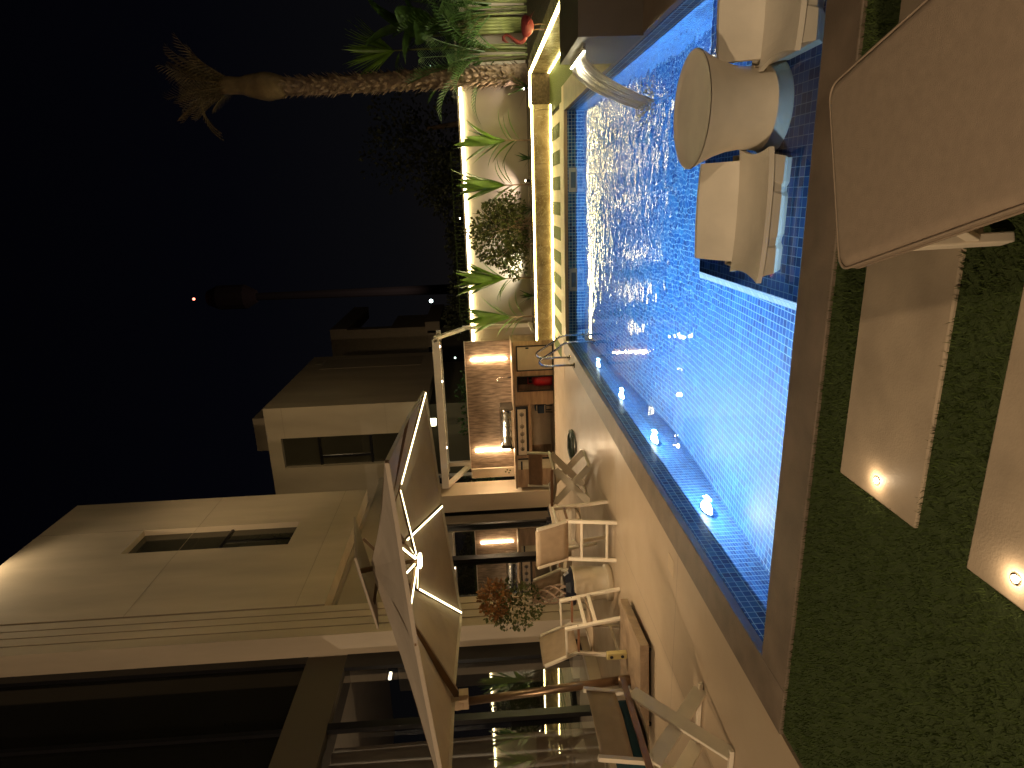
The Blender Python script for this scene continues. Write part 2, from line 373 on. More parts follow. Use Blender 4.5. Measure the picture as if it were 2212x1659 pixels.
d.box(-3.44, -2.92, 11.52, 13.1, .001, .004)
struct(d.build('far_paving', M_COPEL, bevel=.004))
t = MB()
for i in range(10):
    xr = 1.42-.455*i-.215; t.box(xr-.24, xr, 11.87, 13.03, -.02, .006)
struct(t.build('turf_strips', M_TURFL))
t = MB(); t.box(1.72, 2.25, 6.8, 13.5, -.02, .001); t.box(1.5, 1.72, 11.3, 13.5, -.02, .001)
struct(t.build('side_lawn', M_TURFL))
d = MB(); d.box(1.72, 9, -3, 5.75, -.02, .001)
struct(d.build('side_paving', M_COPEL))
# copings
c = MB()
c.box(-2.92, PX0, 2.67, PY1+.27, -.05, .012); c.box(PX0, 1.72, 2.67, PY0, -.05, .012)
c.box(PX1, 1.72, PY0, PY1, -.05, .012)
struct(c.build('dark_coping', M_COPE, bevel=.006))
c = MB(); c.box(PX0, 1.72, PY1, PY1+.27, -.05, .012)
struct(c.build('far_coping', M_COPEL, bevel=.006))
# near lawn
l = MB(); l.box(-2.9, 3.5, -1.0, 2.67, -.03, -.008)
struct(l.build('lawn_base', M_TURFB))
SL = [(-1.22, .8, 1.95, 2.44), (-1.22, .8, 1.20, 1.70), (-1.22, .8, .45, .95)]
s_ = MB()
for x0, x1, y0, y1 in SL: s_.box(x0, x1, y0, y1, -.03, .006)
struct(s_.build('stepping_slabs', M_SLAB, bevel=.006))
b = MB(); rnd = random.Random(3)
for i in range(52000):
    x = rnd.uniform(-2.88, 1.7); y = rnd.uniform(1.05, 2.68) if rnd.random() < .93 else rnd.uniform(.5, 1.05)
    if any(x0+.004 < x < x1 and y0+.004 < y < y1-.004 for x0, x1, y0, y1 in SL): continue
    a = rnd.uniform(0, 6.283); h = rnd.uniform(.012, .030); w = rnd.uniform(.0018, .0032); lx = rnd.uniform(-.014, .014); ly = rnd.uniform(-.014, .014)
    ca, sa = math.cos(a)*w, math.sin(a)*w
    b.add([(x-ca, y-sa, -.01), (x+ca, y+sa, -.01), (x+lx, y+ly, h-.006)], [(0, 1, 2)])
b.keep = True
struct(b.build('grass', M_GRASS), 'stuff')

# pool shell
def floor_z(y): return max(-1.40, -.46-.26*(y-2.95)) if y < 6.6 else -1.40
p = MB(); ys = [2.95+i*.365 for i in range(11)]+[11.25]
P = [[(x, y, floor_z(y)) for x in (PX0, PX1)] for y in ys]
p.grid(P); struct(p.build('pool_floor', M_TILE))
p = MB()
p.add([(PX0, PY0, -1.5), (PX0, PY1, -1.5), (PX0, PY1, -.05), (PX0, PY0, -.05)], [(0, 1, 2, 3)])
p.add([(PX1, PY0, -1.5), (PX1, PY1, -1.5), (PX1, PY1, -.05), (PX1, PY0, -.05)], [(0, 1, 2, 3)])
p.add([(PX0, PY1, -1.5), (PX1, PY1, -1.5), (PX1, PY1, -.05), (PX0, PY1, -.05)], [(0, 1, 2, 3)])
p.add([(PX0, PY0, -1.5), (PX1, PY0, -1.5), (PX1, PY0, -.05), (PX0, PY0, -.05)], [(0, 1, 2, 3)])
struct(p.build('pool_wall', M_TILE))
p = MB(); p.box(-.66, PX1-.002, PY0+.002, 5.10, -1.45, -.375)
struct(p.build('pool_ledge', M_TILED))
p = MB(); p.add([(-.715, PY0+.002, -.455), (-.715, 5.16, -.455), (-.655, 5.105, -.371), (-.655, PY0+.002, -.371)], [(0, 1, 2, 3)]); p.add([(-.715, 5.16, -.455), (PX1-.002, 5.16, -.455), (PX1-.002, 5.105, -.371), (-.655, 5.105, -.371)], [(0, 1, 2, 3)])
struct(p.build('ledge_trim', tile_mat('pale_trim', .055, [(0, (.62, .76, .88)), (.5, (.78, .88, .95))], (.4, .55, .7))))
# skimmers in the far wall
for i, (x, nm) in enumerate(((.21, 'white skimmer mouth in the far pool wall, nearer the waterfall'), (-1.50, 'white skimmer mouth in the far pool wall, nearer the ladder'))):
    k = thing('pool_skimmer', nm, 'skimmer', (x, 11.24, -.13), 0, 'skimmers in the far pool wall')
    f = MB(); f.box(x-.20, x+.20, 11.225, 11.248, -.20, -.065); f.box(x-.2, x+.2, 11.20, 11.225, -.20, -.185)
    f.build('faceplate', pm('skimmer_plastic', (.5, .56, .6), .4), k, bevel=.004)
    f = MB(); f.box(x-.13, x+.13, 11.215, 11.224, -.18, -.10); f.build('flap', pm('skimmer_flap', (.12, .2, .3), .4), k)
# water
wm = bpy.data.materials.new('pool_water_surface'); t, bs = nodes(wm)
bs.inputs['Base Color'].default_value = (.80, .93, 1, 1); bs.inputs['Roughness'].default_value = 0.0; bs.inputs['IOR'].default_value = 1.33
bs.inputs['Transmission Weight'].default_value = 1.0
g_ = t.nodes.new('ShaderNodeNewGeometry')
def rip(scale, stretch, det, dist=0.0):
    mp = t.nodes.new('ShaderNodeMapping'); mp.inputs['Scale'].default_value = stretch; t.links.new(g_.outputs['Position'], mp.inputs[0])
    n = t.nodes.new('ShaderNodeTexNoise'); n.inputs['Scale'].default_value = scale; n.inputs['Detail'].default_value = det; n.inputs['Distortion'].default_value = dist
    t.links.new(mp.outputs[0], n.inputs['Vector']); return n.outputs['Fac']
sp = t.nodes.new('ShaderNodeSeparateXYZ'); t.links.new(g_.outputs['Position'], sp.inputs[0])
# ripples are strongest around the waterfall and fade across the pool
dx = mth(t, 'SUBTRACT', sp.outputs['X'], .9); dy = mth(t, 'SUBTRACT', sp.outputs['Y'], 7.6)
ds = mth(t, 'SQRT', mth(t, 'ADD', mth(t, 'MULTIPLY', dx, dx), mth(t, 'MULTIPLY', mth(t, 'MULTIPLY', dy, dy), .55)))
amp = t.nodes.new('ShaderNodeMapRange'); t.links.new(ds, amp.inputs[0]); amp.inputs['From Min'].default_value = .4; amp.inputs['From Max'].default_value = 3.5; amp.inputs['To Min'].default_value = 1.0; amp.inputs['To Max'].default_value = .03; amp.interpolation_type = 'SMOOTHSTEP'
h = mth(t, 'ADD', mth(t, 'MULTIPLY', rip(4.6, (1, 1.2, 1), 1, .5), 1.35), mth(t, 'MULTIPLY', rip(17, (1, 1.1, 1), 1, .3), .24))
h = mth(t, 'MULTIPLY', h, mth(t, 'MULTIPLY', amp.outputs[0], mth(t, 'ADD', .25, mth(t, 'MULTIPLY', rip(1.1, (1, 1, 1), 1), 1.5))))
bp = t.nodes.new('ShaderNodeBump'); bp.inputs['Strength'].default_value = 1.0; bp.inputs['Distance'].default_value = .0125
t.links.new(h, bp.inputs['Height']); t.links.new(bp.outputs[0], bs.inputs['Normal'])
p = MB(); p.add([(PX0, PY0, -.2), (PX1, PY0, -.2), (PX1, PY1, -.2), (PX0, PY1, -.2)], [(0, 1, 2, 3)]); p.keep = True
struct(p.build('pool_water', wm))

# ================================================================= POOL THINGS
POOLL = ['round pool lamp glowing on the left pool wall, nearest the camera', 'round pool lamp on the left pool wall, second from the camera',
         'round pool lamp on the left pool wall, third from the camera', 'round pool lamp on the left pool wall, nearest the ladder']
for yy, lb in zip((4.68, 6.25, 7.80, 9.40), POOLL):
    k = thing('pool_light', lb, 'pool light', (PX0, yy, -.44), 0, 'lamps along the left pool wall')
    f = MB(); n = 20
    rows = []
    for i in range(6):
        q = math.pi/2*i/5; rows.append([(PX0+.012+.075*math.cos(q), yy+.095*math.sin(q)*math.cos(a*2*math.pi/n), -.44+.095*math.sin(q)*math.sin(a*2*math.pi/n)) for a in range(n+1)])
    f.grid(rows); f.build('lens', PLENS, k, smooth=True)
    f = MB(); f.tube([(PX0+.010, yy+.105*math.cos(a*2*math.pi/n), -.44+.105*math.sin(a*2*math.pi/n)) for a in range(n+1)], .009, 6, False)
    f.build('rim', M_STEEL, k)

def arc(p0, p1, p2, n=6):   # quadratic bend
    p0, p1, p2 = Vector(p0), Vector(p1), Vector(p2)
    return [p0*(1-t)**2+p1*2*t*(1-t)+p2*t*t for t in [i/n for i in range(n+1)]]
k = thing('pool_ladder', 'curved stainless steel pool ladder at the far left corner of the pool', 'pool ladder', (-2.8, 10.45, 0))
for y0 in (10.16, 10.70):
    x0 = -2.80; x1 = -2.42
    path = [(x0, y0, 0)]+arc((x0, y0, .42), (x0, y0, .64), (x0+.10, y0+.02, .60))+[(x0+.12, y0+.02, .58)]+arc((x1-.10, y0+.08, .28), (x1, y0+.09, .20), (x1, y0+.09, .05))+[(x1, y0+.09, -.95)]
    MB().tube(path, .019, 10).build('handrail', M_STEEL, k, smooth=True)
    f = MB(); f.lathe([(.0, .03), (.045, .028), (.05, .012), (.05, .0)], (x0, y0, .0), 16); f.build_split('floor_collar', M_STEEL, k, smooth=True)
for z in (-.35, -.6, -.85):
    f = MB(); f.box(-2.45, -2.37, 10.25, 10.79, z-.012, z+.012); f.build('tread', M_STEEL, k, bevel=.004)

# waterfall block and sheet
k = thing('waterfall_block', 'dark tiled waterfall block on the right pool edge with a bright slot', 'water feature', (1.7, 6.7, 0))
f = MB(); f.box(1.305, 3.6, 6.08, 7.30, .0, .585)
f.build('body', pm('dark_grey_cladding', (.085, .068, .055), .45, var=.12, scale=3), k, bevel=.004)
f = MB(); f.box(1.245, 1.31, 6.32, 7.16, .475, .50); f.build('spout', M_STEEL, k, bevel=.003)
f = MB(); f.box(1.235, 1.244, 6.33, 7.15, .478, .497); f.build('led_slot', em('spout_led', (1, .90, .60), 14), k)
lamp('spout_lamp', 'SPOT', (1.20, 6.74, .56), 6, (1, .90, .62), .02, (.95, 6.74, .2), 150, .5)
sm = bpy.data.materials.new('falling_water'); t, bs = nodes(sm)
bs.inputs['Base Color'].default_value = (.95, .92, .86, 1); bs.inputs['Roughness'].default_value = .3; bs.inputs['IOR'].default_value = 1.33
tcn = t.nodes.new('ShaderNodeTexCoord'); mp = t.nodes.new('ShaderNodeMapping'); mp.inputs['Scale'].default_value = (2.2, 34, 2.2); t.links.new(tcn.outputs['Object'], mp.inputs[0])
n = t.nodes.new('ShaderNodeTexNoise'); n.inputs['Scale'].default_value = 1.6; n.inputs['Detail'].default_value = 3; n.inputs['Distortion'].default_value = .4; t.links.new(mp.outputs[0], n.inputs['Vector'])
r = t.nodes.new('ShaderNodeMapRange'); r.inputs['From Min'].default_value = .44; r.inputs['From Max'].default_value = .56; r.inputs['To Min'].default_value = 1.0; r.inputs['To Max'].default_value = 0; t.links.new(n.outputs['Fac'], r.inputs[0]); t.links.new(r.outputs[0], bs.inputs['Transmission Weight'])
bp = t.nodes.new('ShaderNodeBump'); bp.inputs['Strength'].default_value = 1; bp.inputs['Distance'].default_value = .03; t.links.new(n.outputs['Fac'], bp.inputs['Height']); t.links.new(bp.outputs[0], bs.inputs['Normal'])
f = MB(); rows = []
for i in range(21):
    u = i/20; x = 1.238-.42*u; z = .487-.69*u**1.75
    inset = .10*u
    rows.append([(x+.008*math.sin(j*.9+3*u), 6.34+inset+(.80-2*inset)*j/24, z+.004*math.sin(j*1.7)) for j in range(25)])
f.grid(rows); o = f.build('water_sheet', sm, smooth=True, solid=.008)
tag(o, 'arched sheet of falling water lit warm, pouring from the dark block into the pool', 'waterfall')
f = MB(); rr = random.Random(5)
for i in range(420):
    a = rr.gauss(0, .10); yv = rr.uniform(6.38, 7.08); x = .82+a; z = -.2+abs(rr.gauss(0, .022)); q = rr.uniform(.004, .011)
    f.add([(x-q, yv, z), (x, yv+q, z), (x+q, yv, z), (x, yv-q, z), (x, yv, z+q), (x, yv, z-q)], [(0, 1, 4), (1, 2, 4), (2, 3, 4), (3, 0, 4), (1, 0, 5), (2, 1, 5), (3, 2, 5), (0, 3, 5)])
o = f.build('splash', pm('foam', (.75, .82, .85), .3), smooth=True); tag(o, 'white froth where the falling sheet meets the pool', 'foam'); struct(o, 'stuff')

# pool table
k = thing('pool_side_table', 'round waisted resin side table standing on the shallow pool ledge', 'side table', (.45, 4.02, -.375))
prof = [(.0, .0), (.265, .0), (.275, .02), (.272, .05), (.250, .13), (.235, .22), (.232, .30), (.243, .38), (.268, .46), (.302, .535), (.330, .585), (.336, .598), (.330, .604), (.0, .590)]
f = MB(); f.lathe(prof[:-2], (.45, 4.02, -.375), 64); f.build('pedestal', M_PLASTIC, k, smooth=True)
f = MB(); f.lathe([(.334, .603), (.326, .607), (.316, .600), (.25, .592), (.0, .588)], (.45, 4.02, -.375), 64); f.build('top', M_PLASTIC, k, smooth=True)

def pool_seat(loc, rz, label):
    k = thing('pool_lounge_seat', label, 'pool seat', loc, rz, 'moulded seats on the shallow pool ledge')
    W2 = .345
    def base_w(x, z): return (x, z)
    # base with front grooves
    f = MB(); N = 24; rows = []
    prof = [(.06, 0.0), (-.02, .14), (-.055, .285)]
    for (yy, zz) in prof:
        row = []
        for j in range(N+1):
            x = -W2*1.0+2*W2*j/N; gpos = min(abs(x+.16), abs(x-.16)); gi = .035*max(0, 1-gpos/.035)*(1 if zz < .2 else 0)
            row.append((x*(1.0 if zz > .2 else .93), yy+gi, zz))
        rows.append(row)
    rows2 = [[(x, .50, z) for (x, y, z) in r] for r in rows]
    f.grid(rows); f.grid([[rows[i][0], rows2[i][0]] for i in range(3)]); f.grid([[rows[i][-1], rows2[i][-1]] for i in range(3)]); f.grid(rows2)
    f.build('base', M_PLASTIC, k, world=False, smooth=False)
    # seat: dished between flared sides
    f = MB(); top = []; bot = []
    for i in range(9):
        v = i/8; y = -.065+v*.46
        r1 = []; r2 = []
        for j in range(17):
            u = -1+2*j/16; x = u*(W2+.035*(abs(2*v-1)**2))
            z = .292+.018*abs(u)**3-.035*math.sin(math.pi*v)*(1-abs(u)**2.5)-.02*v
            r1.append((x, y, z)); r2.append((x, y, z-.03))
        top.append(r1); bot.append(r2)
    f.grid(top); f.grid(bot); f.grid([top[0], bot[0]]); f.grid([[a[0], b[0]] for a, b in zip(top, bot)]); f.grid([[a[-1], b[-1]] for a, b in zip(top, bot)]); f.grid([top[-1], bot[-1]])
    f.build('seat', M_PLASTIC, k, world=False, smooth=False)
    f = MB(); fr = []; bk = []
    for i in range(9):
        v = i/8; z = .235+v*.235; r1 = []; r2 = []
        for j in range(17):
            u = -1+2*j/16; x = u*(.315-.012*v); y = .375+.16*v**1.2+.03*(1-u*u)
            r1.append((x, y, z)); r2.append((x, y+.035, z))
        fr.append(r1); bk.append(r2)
    f.grid(fr); f.grid(bk); f.grid([fr[-1], bk[-1]]); f.grid([[a[0], b[0]] for a, b in zip(fr, bk)]); f.grid([[a[-1], b[-1]] for a, b in zip(fr, bk)])
    f.build('backrest', M_PLASTIC, k, world=False, smooth=False)
    return k
pool_seat((-.17, 3.68, -.395), R(-2), 'moulded resin pool seat at the left edge of the shallow ledge')
pool_seat((1.02, 3.46, -.385), R(2), 'moulded resin pool seat right of the round table, cut by the frame')

# ================================================================= SUN LOUNGER
AX = Vector((.307, -.952, 0)); LX = Vector((.952, .307, 0)); O0 = Vector((.015, 2.06, 0))
def LP(u, v, z): q = O0+LX*u+AX*v; return (q.x, q.y, z)
k = thing('sun_lounger', 'large taupe cushioned sun lounger with white frame filling the near right corner', 'sun lounger', LP(0, .9, 0))
bm = bmesh.new(); hw = .295
pts = []
f = MB(); rows = []
outl = []
def rr_(w, l0, l1, r, n=6):
    o = []
    for cx, cyy, a0 in ((w-r, l1-r, 0), (-w+r, l1-r, 90), (-w+r, l0+r, 180), (w-r, l0+r, 270)):
        for i in range(n+1): a = R(a0+90*i/n); o.append((cx+r*math.cos(a), cyy+r*math.sin(a)))
    return o
rings = []
for ins, z in ((.012, .335), (.0, .345), (-.004, .365), (0, .385), (.012, .397), (.03, .402)):
    rings.append([LP(x, y, z) for x, y in rr_(hw-ins, 0+ins, 1.95-ins, .045)])
v = [p for r_ in rings for p in r_]; n = len(rings[0]); fs = []
for i in range(len(rings)-1):
    for j in range(n): fs.append((i*n+j, i*n+(j+1) % n, (i+1)*n+(j+1) % n, (i+1)*n+j))
fs.append(tuple((len(rings)-1)*n+j for j in range(n))); fs.append(tuple(range(n))[::-1])
f.add(v, fs); f.build('mattress', M_MATT, k, smooth=True)
for z in (.350, .388):
    f = MB(); ln = [LP(x, y, z) for x, y in rr_(hw+.003, 0-.003, 1.953, .045)]; f.tube(ln+[ln[0]], .0045, 5, False); f.build('piping', M_MATT, k, smooth=True)
f = MB()
for sx in (-1, 1): f.bar(LP(sx*(hw-.03), .06, .308), LP(sx*(hw-.03), 1.9, .308), .03, .05)
f.bar(LP(-hw+.04, .075, .306), LP(hw-.04, .075, .306), .03, .045); f.bar(LP(-hw+.04, 1.88, .306), LP(hw-.04, 1.88, .306), .03, .045)
for i in range(12): f.bar(LP(-hw+.045, .16+i*.145, .325), LP(hw-.045, .16+i*.145, .325), .05, .012)
f.build_split('frame', M_CHAIRW, k, bevel=.004)
for sx in (-1, 1):
    for yy, sg in ((.20, 1), (1.70, -1)):
        f = MB(); f.bar(LP(sx*(hw-.03), yy, .29), LP(sx*(hw-.035), yy+.0*sg, .0), .032, .055, up=AX); f.build('leg', M_CHAIRW, k, bevel=.005)
f = MB(); f.bar(LP(-hw+.045, .20, .10), LP(hw-.045, .20, .10), .025, .04); f.bar(LP(-hw+.045, 1.7, .10), LP(hw-.045, 1.7, .10), .025, .04)
for sx in (-1, 1): f.bar(LP(sx*(hw-.035), .22, .12), LP(sx*(hw-.035), .36, .285), .02, .03)
f.build_split('stretcher', M_CHAIRW, k, bevel=.003)
# recessed slab lights
for (x, y, lb) in ((-1.15+.01, 2.19, 'tiny round deck light at the end of the slab nearest the pool'), (-1.14, 1.52, 'tiny round deck light in the second slab, at the frame edge')):
    k = thing('slab_light', lb, 'deck light', (x, y, .006), 0, 'lights let into the stepping slabs')
    f = MB(); f.lathe([(0, .004), (.012, .004), (.013, .002)], (x, y, .006), 16); f.build('lens', em('deck_lens', (1, .72, .4), 25), k)
    f = MB(); f.lathe([(.013, .003), (.019, .003), (.020, 0)], (x, y, .006), 16); f.build('bezel', M_STEEL, k)
    lamp('slab_light_lamp', 'POINT', (x, y, .035), .25, WARM, .01)
f = MB(); f.box(-3.22, -3.06, 4.60, 4.76, .0005, .004); tag(f.build('drain_lid', M_COPEL, bevel=.002), 'small pale square lid set flush in the terrace beside the pool', 'lid')

# ================================================================= GARDEN WALL AND PLANTER
k = thing('garden_wall', 'long plastered garden wall behind the planting bed with a glowing strip along its top', 'wall', (0, 14.6, 0))
f = MB(); f.box(-6.6, 9.0, 14.55, 14.75, 0, 1.74); f.build('masonry', M_GARD, k)
f = MB(); f.box(-6.6, 9.0, 14.47, 14.80, 1.80, 1.84); f.build('cap', M_GARD, k)
f = MB(); f.box(-6.6, 2.45, 14.50, 14.56, 1.742, 1.798); f.build('led_strip', em('wall_led', (1.0, .86, .42), 10), k)
k = thing('raised_planter', 'brown marble clad raised planter edged with yellow led strips above and below', 'planter', (0, 13.1, 0))
def planter_wall(mb, x0, x1, y0, y1, z0, z1): mb.box(x0, x1, y0, y1, z0, z1)
f = MB(); cuts = [-3.02, -1.83, -.63, .57, 1.56]
for a, b_ in zip(cuts[:-1], cuts[1:]): f.box(a+.003, b_-.003, 13.10, 13.16, .03, .355)
for a, b_ in ((1.66, 2.22),): f.box(a, b_, 13.42, 13.48, .03, .355)
f.box(1.565, 1.66, 13.1, 13.48, .03, .355)
ycut = [13.42, 12.2, 11.0, 9.8, 8.6, 7.4]
for a, b_ in zip(ycut[:-1], ycut[1:]): f.box(2.25, 2.31, b_+.003, a-.003, .03, .355)
f.build('marble_cladding', M_MARBLE, k, bevel=.003)
f = MB(); f.box(-3.02, 1.66, 13.13, 13.30, .375, .40); f.box(1.66, 2.4, 13.45, 13.62, .375, .40); f.box(2.28, 2.52, 7.4, 13.45, .375, .40)
f.build('cap', M_MARBLE, k, bevel=.003)
f = MB(); f.box(-3.02, 1.655, 13.095, 13.125, .372, .395); f.box(1.66, 2.24, 13.41, 13.44, .358, .395); f.box(2.245, 2.275, 7.4, 13.41, .358, .395)
f.build('upper_led_strip', LEDY, k)
f = MB(); f.box(-3.02, 1.655, 13.085, 13.10, .006, .026); f.box(1.66, 2.24, 13.405, 13.42, .006, .026); f.box(2.235, 2.25, 7.4, 13.405, .006, .026)
f.build('lower_led_strip', LEDY, k)
f = MB(); f.box(-3.02, 9, 13.30, 14.55, 0, .36); f.box(2.5, 9, 7.4, 13.3, 0, .36)
struct(f.build('planting_bed', M_SOIL))

def cordyline(name, x, y, z, h, label, seed, lean=0, n=11):
    rr = random.Random(seed); k = thing(name, label, 'plant', (x, y, z), 0, 'broad leaved cordylines in the planting bed')
    top = Vector((x+lean, y, z+h*.42))
    MB().tube([(x, y, z-.02), (x+lean*.4, y, z+h*.2), top], [.018, .014, .012], 7).build('stem', M_STEM, k, smooth=True)
    f = MB()
    pf = lambda t: (math.sin(math.pi*min(1, t**.8*.97+.03)))**.8
    for i in range(n):
        a = i*2.4+rr.uniform(-.3, .3); el = R(rr.uniform(58, 88))
        d = Vector((math.cos(a)*math.cos(el), math.sin(a)*math.cos(el)*.7, math.sin(el)))
        f.blade(top-Vector((0, 0, rr.uniform(0, h*.10))), d, h*rr.uniform(.50, .68), .16, rr.uniform(.15, .6), seg=7, fold=.35, prof=pf)
    for i in range(6):
        a = i*math.pi+rr.uniform(-.5, .5); el = R(rr.uniform(30, 62)); zz = z+h*rr.uniform(.12, .38)
        f.blade((x+lean*.3, y, zz), (math.cos(a)*math.cos(el), math.sin(a)*.4, math.sin(el)), h*rr.uniform(.32, .46), .12, rr.uniform(.7, 1.4), seg=7, fold=.3, prof=pf)
    f.build('foliage', M_LEAFG, k, smooth=True)
cordyline('cordyline', 1.08, 13.85, .36, 1.55, 'tall cordyline in the bed, nearest the palm', 11)
cordyline('cordyline', .20, 13.85, .36, 1.62, 'cordyline beside the bright uplight, between palm-side cordyline and round shrub', 12)
cordyline('cordyline', -1.76, 13.8, .36, 1.75, 'cordyline just left of the round shrub, leaves over the wall light', 13, n=14)
cordyline('cordyline', -2.62, 13.8, .36, 1.55, 'cordyline at the barbecue end of the planting bed', 15, n=12)
def spiky(x, y, z, s, label, seed):
    rr = random.Random(seed); f = MB()
    for i in range(13):
        a = rr.uniform(0, 6.28); el = R(rr.uniform(25, 80)); f.blade((x, y, z), (math.cos(a)*math.cos(el), math.sin(a)*math.cos(el), math.sin(el)), s*rr.uniform(.7, 1.1), .035, .4, seg=4)
    tag(f.build('spiky_plant', M_LEAFD, smooth=True), label, 'plant', 'small spiky plants in the bed')
spiky(.72, 13.75, .36, .36, 'small spiky plant between the two right-hand cordylines', 1)
spiky(-.30, 13.75, .36, .34, 'small spiky plant at the foot of the round shrub, palm side', 2)
spiky(-2.15, 13.7, .36, .38, 'small spiky plant between the two left-hand cordylines', 3)
spiky(2.10, 13.95, .36, .48, 'dark spiky plant by the foot of the palm trunk', 4)

def leafcloud(mb, c, rad, n, size, rr, shell=.4, flat=1.0):
    for i in range(n):
        while True:
            p = Vector((rr.uniform(-1, 1), rr.uniform(-1, 1), rr.uniform(-1, 1)))
            if shell < p.length < 1: break
        if mnoise.noise(p*2.3+Vector(c)) < -.12 and rr.random() < .8: continue
        q = Vector(c)+Vector((p.x*rad[0], p.y*rad[1], p.z*rad[2]))
        d = (p+Vector((rr.uniform(-1, 1), rr.uniform(-1, 1), rr.uniform(-.8, 1)))).normalized(); s = size*rr.uniform(.6, 1.3)
        sd = d.orthogonal().normalized()*s*.32; sd.rotate(Matrix.Rotation(rr.uniform(0, 6.28), 3, d))
        mb.add([q, q+d*s*.5+sd, q+d*s, q+d*s*.5-sd], [(0, 1, 2, 3)])
rr = random.Random(21)
k = thing('round_shrub', 'bushy olive green shrub in the middle of the bed with many thin stems', 'shrub', (-.75, 13.9, .36))
f = MB()
for i in range(26):
    a = rr.uniform(0, 6.28); ex = rr.uniform(.15, .85); p1 = Vector((-.80+rr.uniform(-.35, .35), 13.9+rr.uniform(-.12, .12), .36))
    p3 = Vector((-.80+math.cos(a)*ex*.85, 13.9+math.sin(a)*.3, .36+rr.uniform(.6, 1.25))); f.tube([p1, (p1+p3)/2+Vector((0, 0, .15)), p3], [.009, .006, .003], 4)
f.build('stems', M_STEM, k)
f = MB(); leafcloud(f, (-.80, 13.9, 1.08), (.72, .36, .62), 3600, .085, rr, .1); leafcloud(f, (-.30, 13.9, .85), (.4, .3, .36), 700, .075, rr, .1); leafcloud(f, (-1.40, 13.9, .78), (.42, .3, .34), 800, .075, rr, .1)
leafcloud(f, (-.72, 13.9, 1.72), (.12, .1, .16), 60, .06, rr, .1)
f.keep = True; f.build('foliage', M_LEAFO, k)
# uplights
for x, y, lb in ((.28, 14.05, 'small bed uplight glowing beside the second cordyline stem'), (2.06, 13.86, 'small white bed uplight beside the dark spiky plant'), (3.02, 13.4, 'bright bed uplight between the flamingo and the palm')):
    k = thing('bed_uplight', lb, 'uplight', (x, y, .36), 0, 'uplights in the planting bed')
    MB().lathe([(.0, .0), (.03, .0), (.03, .09), (.026, .1)], (x, y, .36), 14).build('housing', M_BLACK, k)
    MB().lathe([(.026, .098), (.02, .108), (0, .112)], (x, y, .36), 14).build('lens', LMP, k)

# palm
k = thing('tall_palm', 'tall palm trunk with ringed bark, fibre wrapped crown and dry fronds against the night sky', 'palm tree', (2.50, 15.05, 0))
f = MB(); pts = []; rs = []
for i in range(60):
    t = i/59; z = .3+5.35*t; pts.append((2.52-.12*t+.02*math.sin(6*t), 15.05, z)); rs.append(.215-.055*t+(.012 if i % 2 else 0))
f.tube(pts, rs, 14); rr = random.Random(4)
for i in range(900):
    t = rr.random(); z = .4+5.2*t; a = rr.uniform(0, 6.28); r0 = .205-.055*t; cx = 2.52-.12*t
    b0 = Vector((cx+math.cos(a)*r0, 15.05+math.sin(a)*r0, z)); d = Vector((math.cos(a)*.75, math.sin(a)*.75, 1.05+rr.uniform(-.3, .3)))
    f.blade(b0, d, rr.uniform(.09, .19), .07, .1, seg=2, fold=.3)
f.keep = True; f.build('trunk', M_TRUNK, k, smooth=False)
f = MB(); pts = []; rs = []
for i in range(16):
    t = i/15; z = 5.55+1.35*t; pts.append((2.40+.07*t, 15.05, z)); rs.append(.18+.13*math.sin(math.pi*min(1, t*1.5))**.8*(1-.5*t)+.03*mnoise.noise(Vector((z*3, 0, 0))))
f.tube(pts, rs, 16); f.build('fibre_wrap', M_WRAP, k, smooth=True)
f = MB()
for i in range(34):
    a = i*2.4; el = R(rr.uniform(48, 86)); f.frond((2.47, 15.05, 6.45+rr.uniform(0, .35)), (math.cos(a)*math.cos(el), math.sin(a)*math.cos(el), math.sin(el)), rr.uniform(1.0, 1.45), .36, rr.uniform(.2, 1.0), 20, .016, .35, .9)
for j in range(3): f.frond((2.36, 15.0, 7.35), (-.75, -.1-.05*j, .05), .95+.1*j, .15, 1.2, 14, .03, .2, .9)
f.keep = True; f.build('fronds', M_DRY, k)

k.location = (2.3575, 14.192, .0884); k.scale = (.943, .943, .943)
# broad leaf and feather palms on the right
def feather_palm(x, y, z, h, label, seed, n=11, L=1.5, mat=None):
    rr = random.Random(seed); k = thing('feather_palm', label, 'palm', (x, y, z), 0, 'feather palms below the tall trunk')
    f = MB()
    for i in range(5):
        a = rr.uniform(0, 6.28); f.tube([(x+.1*math.cos(a), y+.1*math.sin(a), z-.02), (x+.14*math.cos(a), y+.14*math.sin(a), z+h*.6)], [.025, .018], 7)
    f.build('stems', M_LEAFO, k)
    f = MB()
    for i in range(n):
        a = i*2.4+rr.uniform(-.3, .3); el = R(rr.uniform(38, 82))
        f.frond((x+.12*math.cos(a), y+.12*math.sin(a), z+h*rr.uniform(.35, .7)), (math.cos(a)*math.cos(el), math.sin(a)*math.cos(el), math.sin(el)), L*rr.uniform(.8, 1.15), .34, rr.uniform(.8, 1.7), 22, .026, .35, .6)
    f.keep = True; f.build('fronds', mat or M_LEAFD, k)
feather_palm(2.75, 14.1, .36, 1.7, 'feather palm nearest the tall trunk, its frond drooping over the wall light', 31, 24, 1.3)
feather_palm(3.55, 13.9, .36, 2.0, 'dense feather palm at the picture edge behind the flamingo', 32, 26, 1.5)
feather_palm(4.4, 14.0, .36, 1.8, 'feather palm farthest right, mostly outside the frame', 33, 18, 1.5)
